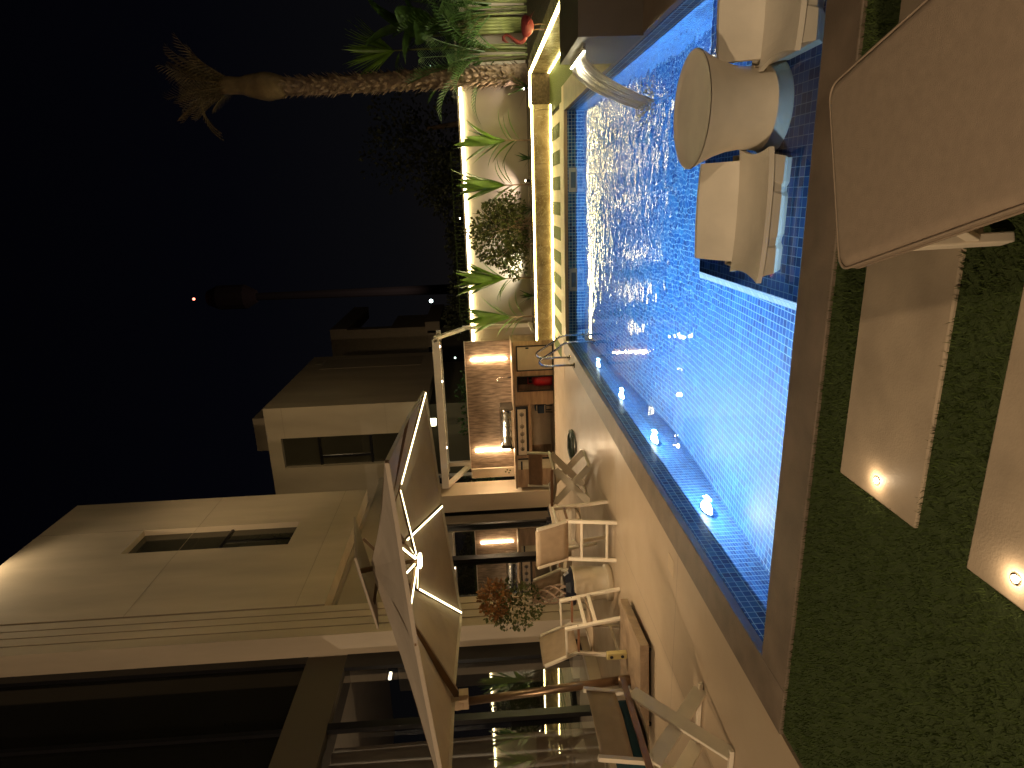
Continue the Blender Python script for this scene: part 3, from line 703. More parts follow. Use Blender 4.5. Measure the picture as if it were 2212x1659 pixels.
def banana(x, y, z, label, seed):
    rr = random.Random(seed); k = thing('broad_leaf_plant', label, 'plant', (x, y, z), 0)
    f = MB()
    for i in range(5): f.tube([(x+.05*i-.1, y, z-.02), (x+.08*i-.16, y, z+1.9+.1*i)], [.04, .02], 8)
    f.build('stalks', M_LEAFO, k, smooth=True)
    f = MB()
    specs = [((-.25, 0, 1.0), 1.0, .62, 2.3), ((.35, -.2, .95), 1.15, .66, 2.1), ((-.75, -.35, .45), .85, .5, 2.2), ((.1, -.5, .8), 1.0, .6, 1.8), ((.8, -.1, .6), 1.1, .6, 2.0), ((-.2, -.4, .3), .8, .5, 1.9)]
    for d, L, w, hz in specs: f.blade((x, y, z+hz), d, L, w, .7, seg=9, fold=.28, prof=lambda t: math.sin(math.pi*min(1, t**.7*.98+.02))**.6)
    f.build('leaves', M_LEAFD, k, smooth=True)
banana(3.25, 14.0, .36, 'plant with broad paddle leaves rising above the feather palms', 41)
k = thing('fan_palm', 'upright pleated fan palm leaf beside the tall trunk against the sky', 'palm', (2.95, 14.2, .36))
MB().tube([(2.95, 14.2, .34), (2.9, 14.2, 2.3), (2.88, 14.2, 3.1)], [.03, .02, .012], 7).build('stalk', M_LEAFO, k)
f = MB(); rr = random.Random(9)
for i in range(30):
    a = R(40+100*i/29); f.blade((2.88, 14.2, 3.05), (math.cos(a)*.75-.0, -.1*math.sin(i), math.sin(a)), rr.uniform(.85, 1.12), .075, .15, seg=4, fold=.5)
for i in range(12):
    a = R(150+60*rr.random()); f.blade((2.85, 14.2, 2.95), (math.cos(a)*.8, -.3, math.sin(a)*.3+.2), rr.uniform(.4, .7), .03, 1.6, seg=4)
f.build('blades', M_LEAFG, k)
# flamingo ornament
k = thing('flamingo_ornament', 'rosy metal flamingo ornament with thin legs on the planter cap', 'ornament', (2.36, 10.35, .40))
bm_ = MB(); cx, cyy, cz = 2.36, 10.35, .66
rows = []
for i in range(13):
    th = math.pi*i/12; rr0 = math.sin(th); xx = math.cos(th)
    rows.append([(cx+xx*.15+.02, cyy+rr0*.085*math.cos(a), cz+rr0*.095*math.sin(a)+.03*xx*xx) for a in [2*math.pi*j/16 for j in range(17)]])
bm_.grid(rows); bm_.build('body', M_PINK, k, smooth=True)
MB().tube(arc((cx-.12, cyy, cz+.03), (cx-.26, cyy, cz+.10), (cx-.14, cyy, cz+.22))+arc((cx-.14, cyy, cz+.22), (cx-.05, cyy, cz+.33), (cx-.12, cyy, cz+.36))[1:], [.03]*6+[.02]*7, 8).build('neck', M_PINK, k, smooth=True)
MB().tube([(cx-.10, cyy, cz+.365), (cx-.15, cyy, cz+.36), (cx-.18, cyy, cz+.33), (cx-.19, cyy, cz+.29)], [.022, .026, .014, .005], 8).build('head', M_PINK, k, smooth=True)
f = MB()
for i in range(6): f.blade((cx-.06+.02*i, cyy-.085, cz+.04-.01*i), (1, -.05, -.12-.08*i), .2, .05, .3, seg=3)
f.build('wing', M_PINK, k)
for dx_ in (-.03, .04): MB().tube([(cx+dx_, cyy, cz-.07), (cx+dx_+.01, cyy, cz-.17), (cx+dx_, cyy, .40), (cx+dx_-.05, cyy, .403)], .006, 6).build('leg', M_WOODB, k)

# trees beyond the wall
def night_tree(x, y, h, rx, label, seed, mat=M_FARLEAF, n=1900, name='night_tree', size=.16, z0=1.0):
    rr = random.Random(seed); k = thing(name, label, 'tree', (x, y, 0), 0, 'dark trees beyond the garden wall')
    MB().tube([(x, y, 0), (x+.1, y, h*.35), (x-.05, y, h*.6)], [.14, .1, .06], 8).build('trunk', M_TRUNK, k)
    f = MB()
    for i in range(7):
        a = rr.uniform(0, 6.28); q = rr.uniform(.2, .7)
        leafcloud(f, (x+math.cos(a)*rx*q, y+math.sin(a)*rx*q*.6, z0+(h-z0)*rr.uniform(.35, .8)), (rx*.5, rx*.45, (h-z0)*.27), n//7, size, rr, .1)
    f.keep = True; f.build('crown', mat, k)
night_tree(2.3, 23, 5.2, 2.3, 'tallest dark tree beyond the wall, beside the palm trunk', 51)
night_tree(.4, 22, 3.3, 2.0, 'low dark tree beyond the wall, behind the palm-side cordylines', 52)
night_tree(-1.6, 22.5, 2.75, 1.7, 'low hedge-like tree beyond the wall, behind the round shrub', 53)
night_tree(-3.4, 22, 2.9, 1.5, 'dark tree beyond the wall, below the green white lamp', 54, n=2300)
night_tree(-5.2, 17.2, 2.45, .95, 'leafy bush seen through the barbecue opening, right half', 55, M_LEAFD, 1500, 'night_bush', .10, .8)
night_tree(-6.3, 17.4, 2.35, .9, 'leafy bush seen through the barbecue opening, left half', 56, M_LEAFD, 1500, 'night_bush', .10, .8)
k = thing('neighbour_railing', 'thin dark railing beyond the garden wall behind the cordylines', 'railing', (-1.3, 19, 0))
f = MB(); f.bar((-3.6, 19, 2.2), (1.2, 19, 2.2), .03, .03); f.build('top_rail', M_TURFB, k)
f = MB()
for i in range(40): f.bar((-3.6+i*.12, 19, 1.4), (-3.6+i*.12, 19, 2.19), .02, .02)
f.build('bars', M_TURFB, k)
lamp('bush_fill', 'POINT', (-5.6, 16.0, .9), 22, (1, .95, .75), .05)  # added light to bring out the bushes in the barbecue opening
# distant lights
for (x, y, z, s, lb, mt, lab) in ((-16.71, 120, 55.3, .24, 'distant_beacon', em('red_beacon', (1, .22, .14), 2.2), 'small red beacon on top of the distant tower'),
                             (-9.48, 60, 6.3, .17, 'street_light', LMPW, 'green white street light above the dark trees'),
                             (-7.1, 28, 2.85, .035, 'distant_light', LMPW, 'tiny white light seen in the barbecue opening, right one'),
                             (-8.7, 28, 2.6, .05, 'distant_light', LMPW, 'tiny white light seen in the barbecue opening, left one'),
                             (-.62, 19.5, 2.05, .022, 'distant_light', LMP, 'tiny warm light just above the wall behind the round shrub'),
                             (-3.3, 20.4, 2.25, .015, 'distant_light', LMP, 'tiny warm light in the dark tree left of the cordylines'),
                             (2.62, 14.4, 2.35, .010, 'distant_light', LMPW, 'tiny white light among the feather palm fronds')):
    f = MB(); f.lathe([(s*math.sin(math.pi*i/8), s*math.cos(math.pi*i/8)) for i in range(9)], (x, y, z), 12); tag(f.build(lb, mt, smooth=True), lab, 'light')
lamp('tower_fill', 'SPOT', (-12, 100, 2), 3500, (1, .7, .6), .3, (-16.9, 121, 30), 60, .8)  # added spot that lifts the tower off the sky
k = thing('distant_tower', 'barely visible thin distant tower carrying the red beacon', 'tower', (-16.9, 121, 0))
f = MB(); f.tube([(-17.0, 121, 0), (-16.9, 121, 45)], [1.0, .7], 10); f.build('shaft', pm('far_tower', (.03, .025, .024), .9), k)
f = MB(); f.lathe([(1.2, 0), (2.3, 2), (2.3, 7), (1.4, 9)], (-16.8, 121, 44), 12, True); f.build('head', pm('far_head', (.03, .02, .018), .9), k)

# ================================================================= BARBECUE
k = thing('barbecue_kitchen', 'outdoor barbecue kitchen with streaked brown back panel under a white pergola frame', 'outdoor kitchen', (-4.7, 13.6, 0))
f = MB(); f.box(-6.36, -3.20, 14.03, 14.12, .93, 1.97); f.build('back_panel', M_BACKS, k)
f = MB(); f.box(-6.36, -3.20, 14.0, 14.14, 1.972, 1.99); f.build('panel_cap', M_WHITE, k)
f = MB(); f.box(-6.60, -6.362, 13.98, 14.12, .93, 1.97); f.build('marble_return', pm('pale_marble', (.62, .50, .36), .4, var=.1, scale=3), k)
f = MB()
for (x, z) in ((-6.47, 1.14), (-6.42, 1.10), (-6.5, 1.06), (-6.44, 1.03)):
    f.lathe([(0, .0), (.022, .0)], (x, 13.976, z), 8)
    o_ = len(f.v)-16
    for i in range(16): vx, vy, vz = f.v[o_+i]; f.v[o_+i] = (vx, 13.976, z+(vy-13.976))
f.keep = True; f.build('flower_motif', M_LEAFO, k)
# counter
f = MB(); f.box(-6.60, -3.08, 13.28, 14.03, .885, .93); f.build('countertop', M_TRAV, k, bevel=.004)
f = MB()
f.box(-6.60, -6.14, 13.34, 13.40, 0, .885); f.box(-5.86, -5.78, 13.34, 13.40, 0, .60); f.box(-4.56, -4.24, 13.34, 13.40, 0, .885)
f.box(-3.88, -3.76, 13.34, 13.40, 0, .885); f.box(-3.18, -3.08, 13.34, 14.03, 0, .885); f.box(-5.86, -5.78, 13.34, 13.4, .60, .885)
f.box(-4.24, -3.88, 13.34, 13.40, .83, .885); f.box(-3.76, -3.18, 13.34, 13.40, .83, .885); f.box(-6.14, -5.86, 13.34, 13.4, .86, .885); f.box(-5.78, -4.56, 13.34, 13.40, .53, .60)
f.box(-6.60, -3.08, 13.98, 14.03, 0, .885)
f.build('carcass', M_OAKH, k, bevel=.003)
f = MB(); f.box(-5.78, -4.56, 13.93, 13.97, 0, .53); f.box(-5.78, -4.56, 13.40, 13.95, .0, .012)
f.build('niche_lining', M_PANELW, k)
f = MB(); f.box(-4.24, -3.88, 13.9, 13.93, 0, .83); f.build('gas_bay_lining', M_DARKH, k)
def framebox(mb, x0, x1, z0, z1, y, w=.025):
    mb.box(x0, x1, y, y+.02, z1-w, z1); mb.box(x0, x1, y, y+.02, z0, z0+w); mb.box(x0, x0+w, y, y+.02, z0+w, z1-w); mb.box(x1-w, x1, y, y+.02, z0+w, z1-w)
f = MB(); framebox(f, -4.24, -3.88, .01, .83, 13.32); f.build('bay_frame', M_BLACK, k)
dr = MB(); dr.box(-3.735, -3.205, 13.335, 13.35, .03, .805); o = dr.build('cabinet_door', M_PANELW, k)
f = MB(); framebox(f, -3.76, -3.18, .01, .83, 13.322); f.build('door_frame', M_BLACK, o)
f = MB(); f.box(-3.22, -3.25, 13.31, 13.33, .55, .62); f.build('latch', M_BLACK, o)
dr = MB(); dr.box(-6.14, -5.895, 13.335, 13.35, .0, .86); o = dr.build('slatted_door', M_SLAT, k)
f = MB(); f.box(-5.893, -5.862, 13.325, 13.35, 0, .86); f.box(-6.14, -5.93, 13.322, 13.333, .76, .80); f.build('black_trim', M_BLACK, o)
# led bars on the panel
for x, lb in ((-3.62, 'r'), (-5.89, 'l')):
    f = MB(); f.box(x-.018, x+.018, 13.985, 14.01, 1.02, 1.84); o = f.build('led_bar', LEDP, k)
    f = MB(); f.box(x-.004, x+.004, 13.978, 13.984, 1.08, 1.80); f.build('bar_spine', M_STEEL, o)
# pergola
f = MB(); f.box(-6.56, -2.98, 13.42, 13.54, 2.50, 2.66); f.build('front_beam', M_WHITE, k, bevel=.004)
f = MB(); f.box(-2.98, -2.90, 14.36, 14.46, 0, 2.0); f.box(-2.93, -2.88, 13.52, 14.5, .4, .46)
f.bar((-2.96, 13.5, 2.58), (-2.96, 14.44, 1.96), .07, .12); f.box(-3.03, -2.94, 13.42, 13.5, 2.55, 2.62)
f.build_split('right_frame', M_WHITE, k)
f = MB(); f.bar((-6.54, 13.5, 2.56), (-6.40, 14.44, 1.96), .07, .12); f.box(-6.40, -6.30, 14.3, 14.4, 1.99, 2.7)
f.build_split('left_frame', M_WHITE, k)
f = MB(); f.box(-6.56, -2.98, 14.36, 14.46, 2.52, 2.62); f.build('rear_beam', M_WHITE, k)
f = MB()
for i in range(34): x = -6.5+i*.105; f.box(x, x+.02, 13.54, 14.36, 2.53, 2.60)
f.build('louvres', M_WHITE, k)
for i, x in enumerate((-3.15, -3.95, -5.55)):
    f = MB(); f.lathe([(0, 0), (.02, 0), (.02, .01)], (x, 13.48, 2.488), 10); f.build('downlight', LMP, k)
for x_ in (-3.15, -4.5, -5.75): lamp('pergola_glow_lamp', 'SPOT', (x_, 13.34, 2.48), 75, WARM2, .04, (x_, 12.5, 0), 125, .8)
# things on and in the kitchen
k = thing('gas_grill', 'stainless built-in gas grill with ribbed hood and a pale control panel with round knobs', 'grill', (-5.1, 13.6, .93))
f = MB(); rows = []
for i in range(9):
    a = R(90*i/8); rows.append([(-5.62+.92*j/20, 13.42+.30*(1-math.cos(a))+.006*(j % 4 == 0), .94+.30*math.sin(a)) for j in range(21)])
f.grid(rows); f.build('hood', M_STEEL, k, smooth=True, solid=.01)
f = MB(); f.box(-4.70, -4.67, 13.42, 13.95, .932, 1.22); f.box(-5.65, -5.62, 13.42, 13.95, .932, 1.22); f.build_split('end_cap', M_DARKH, k, bevel=.02)
f = MB(); f.bar((-5.55, 13.37, 1.03), (-4.78, 13.37, 1.03), .02, .02); f.build('handle', M_STEEL, k)
f = MB(); f.box(-5.76, -4.58, 13.29, 13.335, .60, .884); o = f.build('panel_frame', M_BLACK, k)
f = MB(); f.box(-5.745, -4.64, 13.278, 13.289, .655, .845); o = f.build('control_panel', M_PANELW, k)
for i, x in enumerate((-4.76, -5.05, -5.23, -5.41, -5.60)):
    kn = MB(); n = 14
    kn.tube([(x, 13.277, .748), (x, 13.262, .748)], .034, 14); q = kn.build('knob', M_STEEL, o)
    kn = MB(); kn.tube([(x+.045*math.cos(6.2832*j/n), 13.276, .748+.045*math.sin(6.2832*j/n)) for j in range(n+1)], .005, 5, False); kn.build('knob_ring', M_DARKH, q)
kn = MB(); kn.box(-5.62, -4.76, 13.272, 13.2765, .745, .751); kn.build('panel_line', M_DARKH, o)
k = thing('gas_bottle', 'red gas bottle standing in the open cabinet bay', 'gas bottle', (-4.06, 13.62, 0))
MB().lathe([(.13, .0), (.14, .03), (.14, .36), (.12, .42), (.05, .46), (.0, .47)], (-4.06, 13.62, .01), 24).build('tank', M_RED, k, smooth=True)
f = MB(); f.tube([(-4.14, 13.62, .44), (-4.14, 13.62, .56), (-3.98, 13.62, .56), (-3.98, 13.62, .44)], .012, 8); f.build('collar', M_RED, k)
MB().tube([(-4.06, 13.62, .46), (-4.06, 13.62, .53)], .025, 8).build('valve', M_STEEL, k)
k = thing('folding_stool', 'dark blue folded stool with pale straps inside the open niche', 'stool', (-4.72, 13.62, 0))
f = MB(); f.box(-4.84, -4.64, 13.50, 13.74, .16, .36); f.box(-4.78, -4.66, 13.5, 13.7, .36, .42); f.build('folded_seat', pm('navy_cloth', (.012, .03, .06), .7, var=.3), k, bevel=.02)
f = MB(); f.box(-4.85, -4.63, 13.495, 13.50, .19, .205); f.box(-4.85, -4.63, 13.495, 13.5, .375, .39); f.build_split('strap', M_PANELW, k)
f = MB()
for x in (-4.82, -4.66): f.bar((x, 13.52, .02), (x, 13.55, .18), .02, .02); f.bar((x, 13.72, .02), (x, 13.69, .18), .02, .02)
f.build_split('legs', M_BLACK, k)
k = thing('sink_tap', 'slim black and steel tap rising from the kitchen countertop', 'tap', (-4.02, 13.8, .93))
MB().tube([(-4.02, 13.8, .93), (-4.02, 13.8, 1.00)], .02, 10).build('base', M_BLACK, k)
MB().tube([(-4.02, 13.8, 1.0)]+arc((-4.02, 13.8, 1.20), (-4.02, 13.8, 1.27), (-4.07, 13.72, 1.26))+[(-4.08, 13.68, 1.2)], .009, 8).build('spout', M_STEEL, k, smooth=True)

# ================================================================= MAIN HOUSE
WX = -6.67
k = thing('white_house', 'two storey cream rendered house with grooved corner pier and tall dark glazing', 'house', (-8, 9, 0))
f = MB()
# upper volume with a window recess (front face split around the opening), x from WX back
zt = 11.28; zb = 4.50; y0 = 9.42; y1 = 13.83; wy0, wy1, wz0, wz1 = 11.50, 12.43, 5.72, 9.05
f.box(WX-.3, WX, y0, wy0, zb, zt); f.box(WX-.3, WX, wy1, y1, zb, zt); f.box(WX-.3, WX, wy0, wy1, zb, wz0); f.box(WX-.3, WX, wy0, wy1, wz1, zt)
f.box(-14, WX-.3, y0+2, y1, zb, zt)
f.build('upper_wall', M_WALLC, k)
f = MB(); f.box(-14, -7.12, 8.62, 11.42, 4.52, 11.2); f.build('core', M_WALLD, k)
f = MB(); f.box(WX-.16, WX-.13, wy0, wy1, wz0, wz1); w = f.build('window', M_GLASS2, k)
f = MB(); f.box(WX-.129, WX-.10, wy0, wy1, 7.15, 7.20); f.box(WX-.129, WX-.10, 11.93, 11.97, wz0, 7.15); f.build_split('mullion', M_BLACK, w)
f = MB(); f.box(WX+.001, WX+.006, y0, y1, 5.0, 5.006); f.box(WX+.001, WX+.006, y0, y1, 7.9, 7.906); f.box(WX+.001, WX+.006, 12.43, 12.437, 9.05, zt-.05); f.build_split('joint_line', M_WALLD, k)
# grooved pier down to the terrace
f = MB(); ycs = [8.60, 8.83, 9.03, 9.21, 9.40]
for a, b_ in zip(ycs[:-1], ycs[1:]): f.box(WX-.12, WX, a, b_-.03, 0, zt)
f.box(WX-.43, WX-.12, 8.6, 9.40, 0, zt)
f.build('grooved_pier', M_WALLC, k)
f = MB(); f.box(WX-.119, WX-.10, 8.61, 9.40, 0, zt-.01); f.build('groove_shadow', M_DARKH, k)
CURT = bpy.data.materials.new('grey_sheer_curtain'); CURT.use_nodes = True; t = CURT.node_tree; t.nodes.clear()
o_ = t.nodes.new('ShaderNodeOutputMaterial'); mx = t.nodes.new('ShaderNodeMixShader'); a_ = t.nodes.new('ShaderNodeBsdfDiffuse'); b_ = t.nodes.new('ShaderNodeBsdfTranslucent')
a_.inputs[0].default_value = (.5, .45, .38, 1); b_.inputs[0].default_value = (.5, .45, .38, 1); mx.inputs[0].default_value = .5
t.links.new(a_.outputs[0], mx.inputs[1]); t.links.new(b_.outputs[0], mx.inputs[2]); t.links.new(mx.outputs[0], o_.inputs[0])
lamp('curtain_fill', 'POINT', (-8.6, 4.2, 2.4), 110, (1, .86, .66), 0.0)  # added behind the curtain so its folds show through the pane
# recessed sliding doors
GX = -7.15
f = MB(); f.box(-8.6, -7.02, 9.40, 15.3, 0, .185); f.box(-8.6, -7.02, -3, 8.6, 0, .185); f.build_split('plinth', M_WALLC, k, bevel=.004)
f = MB(); f.box(GX-.05, GX, 9.40, 15.3, .186, 2.95); gl = f.build('sliding_door', M_GLASS, k)
f = MB()
for y, w_ in ((12.62, .08), (11.26, .16), (9.95, .1), (13.9, .1)): f.box(GX, GX+.07, y-w_/2, y+w_/2, 0.02, 2.86)
f.box(GX, GX+.06, 9.4, 15.3, 2.86, 2.95); f.box(GX, GX+.06, 9.4, 15.3, .185, .21)
f.build('door_frame', M_BLACK, gl)
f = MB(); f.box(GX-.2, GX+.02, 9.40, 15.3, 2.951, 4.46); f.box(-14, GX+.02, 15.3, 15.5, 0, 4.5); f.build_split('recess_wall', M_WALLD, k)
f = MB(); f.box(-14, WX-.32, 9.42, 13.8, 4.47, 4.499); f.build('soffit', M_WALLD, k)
# near double height glazing
NX = -7.10
f = MB(); f.add([(NX-.05, -3, .186), (NX-.05, 8.6, .186), (NX-.05, 8.6, 3.99), (NX-.05, -3, 3.99)], [(0, 1, 2, 3)]); f.keep = True; gl = f.build('facade_glass', M_PANE, k); f = MB(); f.box(NX-.06, NX-.04, -3, 8.60, 4.62, 12.5); f.build('facade_glass', pm('upper_glazing', (.012, .011, .010), .08, var=.3, scale=.4, spec=.3), k)
f = MB(); rows = []
for zz in (.2, 1.5, 3.9): rows.append([(NX-.22+.045*math.sin(j*1.15)+.02*math.sin(j*.37+zz), -3+10.05*j/240, zz) for j in range(241)])
f.grid(rows); f.build('curtain', CURT, k, smooth=True)
f = MB(); f.box(-14, NX-.52, -3, 8.6, .10, .184); f.build('inner_floor', M_COPE, k)
f = MB()
for y in (7.14, 5.1, 3.0, .8): f.box(NX-.04, NX+.04, y-.06, y+.06, 0, 3.99); f.box(NX-.04, NX+.02, y-.035, y+.035, 4.62, 12.5)
f.box(NX-.04, NX+.03, 8.3, 8.60, 0, 3.99); f.box(NX-.04, NX+.03, 8.45, 8.6, 4.62, 12.5); f.box(NX-.04, NX+.03, -3, 8.3, .0, .06); f.build('glass_frame', M_BLACK, gl)
f = MB(); f.box(NX-.5, NX+.03, -3, 8.58, 3.99, 4.62); f.build('floor_beam', pm('floor_beam_paint', (.075, .058, .038), .8), k)
f = MB(); f.box(-14, NX-.5, -3, 8.6, 3.99, 4.62); f.box(-14, -12, -3, 8.6, 0, 12); f.build_split('inner_slab', M_WALLD, k)
k = thing('end_pier', 'short cream wall pier between the sliding doors and the barbecue', 'wall', (-6.9, 13.6, 0))
f = MB(); f.box(-7.10, WX, 13.25, 13.93, 0, 2.77); f.build('pier_block', M_WALLC, k)
k = thing('wall_lamp', 'small lit lamp bar high inside the dark facade glass', 'lamp', (-7.54, 8.59, 3.34))
f = MB(); f.box(-7.56, -7.52, 8.52, 8.66, 3.32, 3.36); f.build('lens', em('room_lens', (1, .95, .7), 3), k)
f = MB(); f.box(-7.57, -7.51, 8.50, 8.68, 3.361, 3.39); f.build('housing', M_BLACK, k)

# middle house
k = thing('middle_house', 'square cream neighbouring house with a tall dark window slot, behind the barbecue', 'house', (-8, 22, 0))
HX, HY, HZ = -6.19, 19.0, 8.57
f = MB(); f.box(-7.22, HX, HY, HY+.4, 3.42, HZ); f.box(-11, -8.25, HY, HY+.4, 3.42, HZ); f.box(-8.25, -7.22, HY, HY+.4, 8.15, HZ); f.box(-8.25, -7.22, HY, HY+.4, 3.42, 4.3)
f.box(-11, HX, HY+.4, 25.6, 3.42, HZ)
f.build_split('upper_walls', M_WALLN, k)
f = MB(); f.box(-8.25, -7.22, HY+.18, HY+.22, 4.3, 8.15); w = f.build('window', M_GLASS2, k)
f = MB(); f.box(-8.25, -7.22, HY+.13, HY+.18, 5.3, 5.38); f.box(-8.25, -7.22, HY+.13, HY+.18, 6.95, 7.03); f.box(-8.0, -7.94, HY+.13, HY+.18, 5.38, 6.95); f.build_split('frame', M_BLACK, w)
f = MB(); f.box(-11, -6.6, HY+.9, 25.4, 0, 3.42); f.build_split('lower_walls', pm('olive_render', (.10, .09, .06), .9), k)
f = MB(); f.box(HX+.001, HX+.008, 23.6, 25.0, 4.0, 7.9); f.box(HX+.001, HX+.009, 24.4, 24.9, 8.0, 8.25); f.build('side_recess', M_WALLD, k)
f = MB(); f.box(-8.6, -7.35, 21.5, 23.6, HZ, 9.9); f.build('roof_box', M_WALLN, k)
f = MB(); f.box(-6.9, -6.75, 18.6, 18.9, 3.15, 3.4); f.build('lit_post_patch', em('post_glow', (1, .95, .6), 3), k)  # glowing box imitates a pale post catching light
f = MB(); f.box(HX-.02, HX+.01, HY-.01, HY+.0, 3.5, HZ); 
# thin render joints
f = MB(); f.box(-7.22, HX-.01, HY-.006, HY-.001, 8.0, 8.012); f.box(-7.22, HX-.01, HY-.006, HY-.001, 4.75, 4.76); f.build_split('joint_line', M_WALLD, k)
# far house
k = thing('far_house', 'farther grey brown house with a projecting roof frame, right of the middle house', 'house', (-6, 31, 0))
f = MB(); f.box(-8.8, -6.0, 30.1, 30.6, 4.2, 8.9); f.box(-7.5, -6.0, 30.6, 33.4, 4.2, 6.0); f.build_split('front_wall', pm('far_render', (.24, .19, .13), .9, var=.1), k)
f = MB(); f.box(-6.6, -5.95, 30.11, 36.5, 8.1, 8.9); f.box(-6.3, -5.75, 30, 35.0, 3.6, 4.3); f.box(-7.0, -6.2, 30.0, 30.09, 3.7, 4.2); f.build_split('roof_frame', pm('far_render2', (.28, .22, .16), .9), k)
f = MB(); f.box(-9.5, -7.6, 29.6, 30.0, 3.6, 8.2); f.build('dark_bay', M_DARKH, k)
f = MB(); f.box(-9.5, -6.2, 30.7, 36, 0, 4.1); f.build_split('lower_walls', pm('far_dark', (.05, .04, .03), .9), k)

# ================================================================= PARASOL
UC = Vector((-3.69, 5.89, 2.22)); PH = .132; TA, TB = .095, .008
def rim(lx, ly, drop=0):
    x = lx*1.553; y = ly*1.612; X = x*math.cos(PH)-y*math.sin(PH); Y = x*math.sin(PH)+y*math.cos(PH)
    return Vector((UC.x+X, UC.y+Y, UC.z+TA*X+TB*Y-drop))
PK = Vector((-3.74, 5.87, 2.86)); HUB = Vector((-3.70, 5.88, 2.345))
k = thing('cantilever_parasol', 'square cream cantilever parasol with led lit ribs on a bronze side mast', 'parasol', (-5.05, 5.5, .14))
corners = [(1, 1), (0, 1), (-1, 1), (-1, 0), (-1, -1), (0, -1), (1, -1), (1, 0)]
f = MB(); ringN = 8; rows = []
tips = [rim(lx, ly, .023 if lx*ly else 0) for lx, ly in corners]
for i in range(ringN+1):
    t = .06+.94*i/ringN; row = []
    for j in range(33):
        a = j/4; i0 = int(a) % 8; fr_ = a-int(a); p = tips[i0].lerp(tips[(i0+1) % 8], fr_)
        q = PK.lerp(p, t); sag = .045*math.sin(math.pi*t)*math.sin(math.pi*fr_) + .03*math.sin(math.pi*t)
        row.append(q-Vector((0, 0, sag)))
    rows.append(row)
f.grid(rows); f.build('canopy', M_UMB, k, smooth=False)
f = MB(); 
for j in range(8):
    a, b_ = tips[j], tips[(j+1) % 8]; f.add([a, b_, b_-Vector((0, 0, .035)), a-Vector((0, 0, .035))], [(0, 1, 2, 3)])
f.build('hem', M_UMB, k)
# vent cap
f = MB(); vc = PK+Vector((-.04, 0, .12)); vt = []
for lx, ly in corners:
    x, y = lx*.42, ly*.42; vt.append(vc+Vector((x, y, .17*x+.19*y-.06)))
n_ = len(vt)
f.add(vt+[vc+Vector((0, 0, .02))], [(i, (i+1) % 8, 8) for i in range(8)])
f.build('vent_cap', M_UMB, k, solid=.02)
f = MB(); f.tube([PK-Vector((0, 0, .1)), vc], .03, 8); f.bar(vc+Vector((-.35, -.1, -.14)), PK+Vector((-.2, 0, -.05)), .03, .03); f.bar(vc+Vector((.3, .15, -.05)), PK+Vector((.15, .1, -.05)), .03, .03)
f.build_split('vent_struts', M_BRONZE, k)
f = MB(); f.lathe([(.0, .0), (.075, .0), (.085, .015), (.07, .03), (0, .035)], HUB-Vector((0, 0, .03)), 20); f.build('hub_lamp', em('hub_disc', (1, .92, .55), 5), k)
f = MB(); f.tube([HUB, PK-Vector((0, 0, .03))], .022, 8); f.build('centre_post', M_BRONZE, k)
lit_out = {0: 1, 1: 1, 2: 1}
for j, tp in enumerate(tips):
    jt = PK.lerp(tp, .40 if j % 2 == 0 else .36)-Vector((0, 0, .055)); tp2 = tp-Vector((0, 0, .02))
    f = MB(); f.bar(PK-Vector((0, 0, .04)), jt, .022, .03); f.bar(jt, tp2, .022, .03); rb = f.build('rib', M_BRONZE, k)
    f = MB(); hb = HUB+(jt-HUB).normalized()*.08
    f.bar(hb+Vector((0, 0, .02)), jt, .02, .024); st = f.build('strut', M_BRONZE, rb)
    off = Vector((0, 0, -.02))
    if j != 7:
        f = MB(); f.bar(hb+Vector((0, 0, .004)), jt+(hb-jt).normalized()*.03-Vector((0, 0, .016)), .018, .008); f.build('strut_led', LEDU, rb)
    if j in lit_out:
        f = MB(); f.bar(jt+(tp2-jt)*.04-Vector((0, 0, .020)), jt+(tp2-jt)*.97-Vector((0, 0, .020)), .018, .008); f.build('rib_led', LEDU, rb)
# mast, arm, base
MT = Vector((-5.26, 5.52, 2.02))
f = MB(); f.tube([(-5.09, 5.5, .14), (-5.14, 5.5, .8), MT], [.048, .046, .044], 12); f.build('mast', M_BRONZE, k, smooth=True)
f = MB(); f.bar(MT-Vector((0, 0, .06)), PK.lerp(tips[3], .42)+Vector((0, 0, -.03)), .05, .07)
f.build_split('arm', M_BRONZE, k)
f = MB(); f.lathe([(.07, -.07), (.08, 0), (.07, .07)], MT, 12, True); f.box(MT.x-.05, MT.x+.14, MT.y-.05, MT.y+.05, MT.z-.13, MT.z-.03); f.build_split('bracket', M_CANVAS, k)
lamp('parasol_lamp', 'SPOT', (-3.7, 5.88, 2.28), 62, (1, .76, .48), .07, (-3.7, 5.88, 0), 118, .8)
k = thing('parasol_base', 'square travertine parasol base block on black castors', 'parasol base', (-4.9, 5.5, 0), R(7))
f = MB(); f.box(-.52, .52, -.46, .46, .045, .135); f.build('block', M_TRAV, k, bevel=.006, world=False)
for a, b_ in ((-.42, -.38), (.42, -.38), (.42, .38), (-.42, .38)):
    f = MB(); f.tube([(a-.012, b_, .023), (a+.012, b_, .023)], .022, 12); f.build('castor', M_BLKPL, k, world=False)
f = MB(); f.tube([(-.19, 0, .135), (-.19, 0, .26)], .062, 14); f.build('socket', M_BRONZE, k, world=False, smooth=True)
k = thing('yellow_case', 'small yellow plastic case with two round black holes, by the bronze mast', 'case', (-4.87, 5.62, .135))
f = MB(); f.box(-4.91, -4.83, 5.60, 5.66, .136, .36); f.build('case', M_YEL, k, bevel=.01)
for z in (.19, .31):
    f = MB(); f.tube([(-4.87, 5.601, z), (-4.87, 5.592, z)], .018, 12); f.build('hole', M_BLKPL, k)

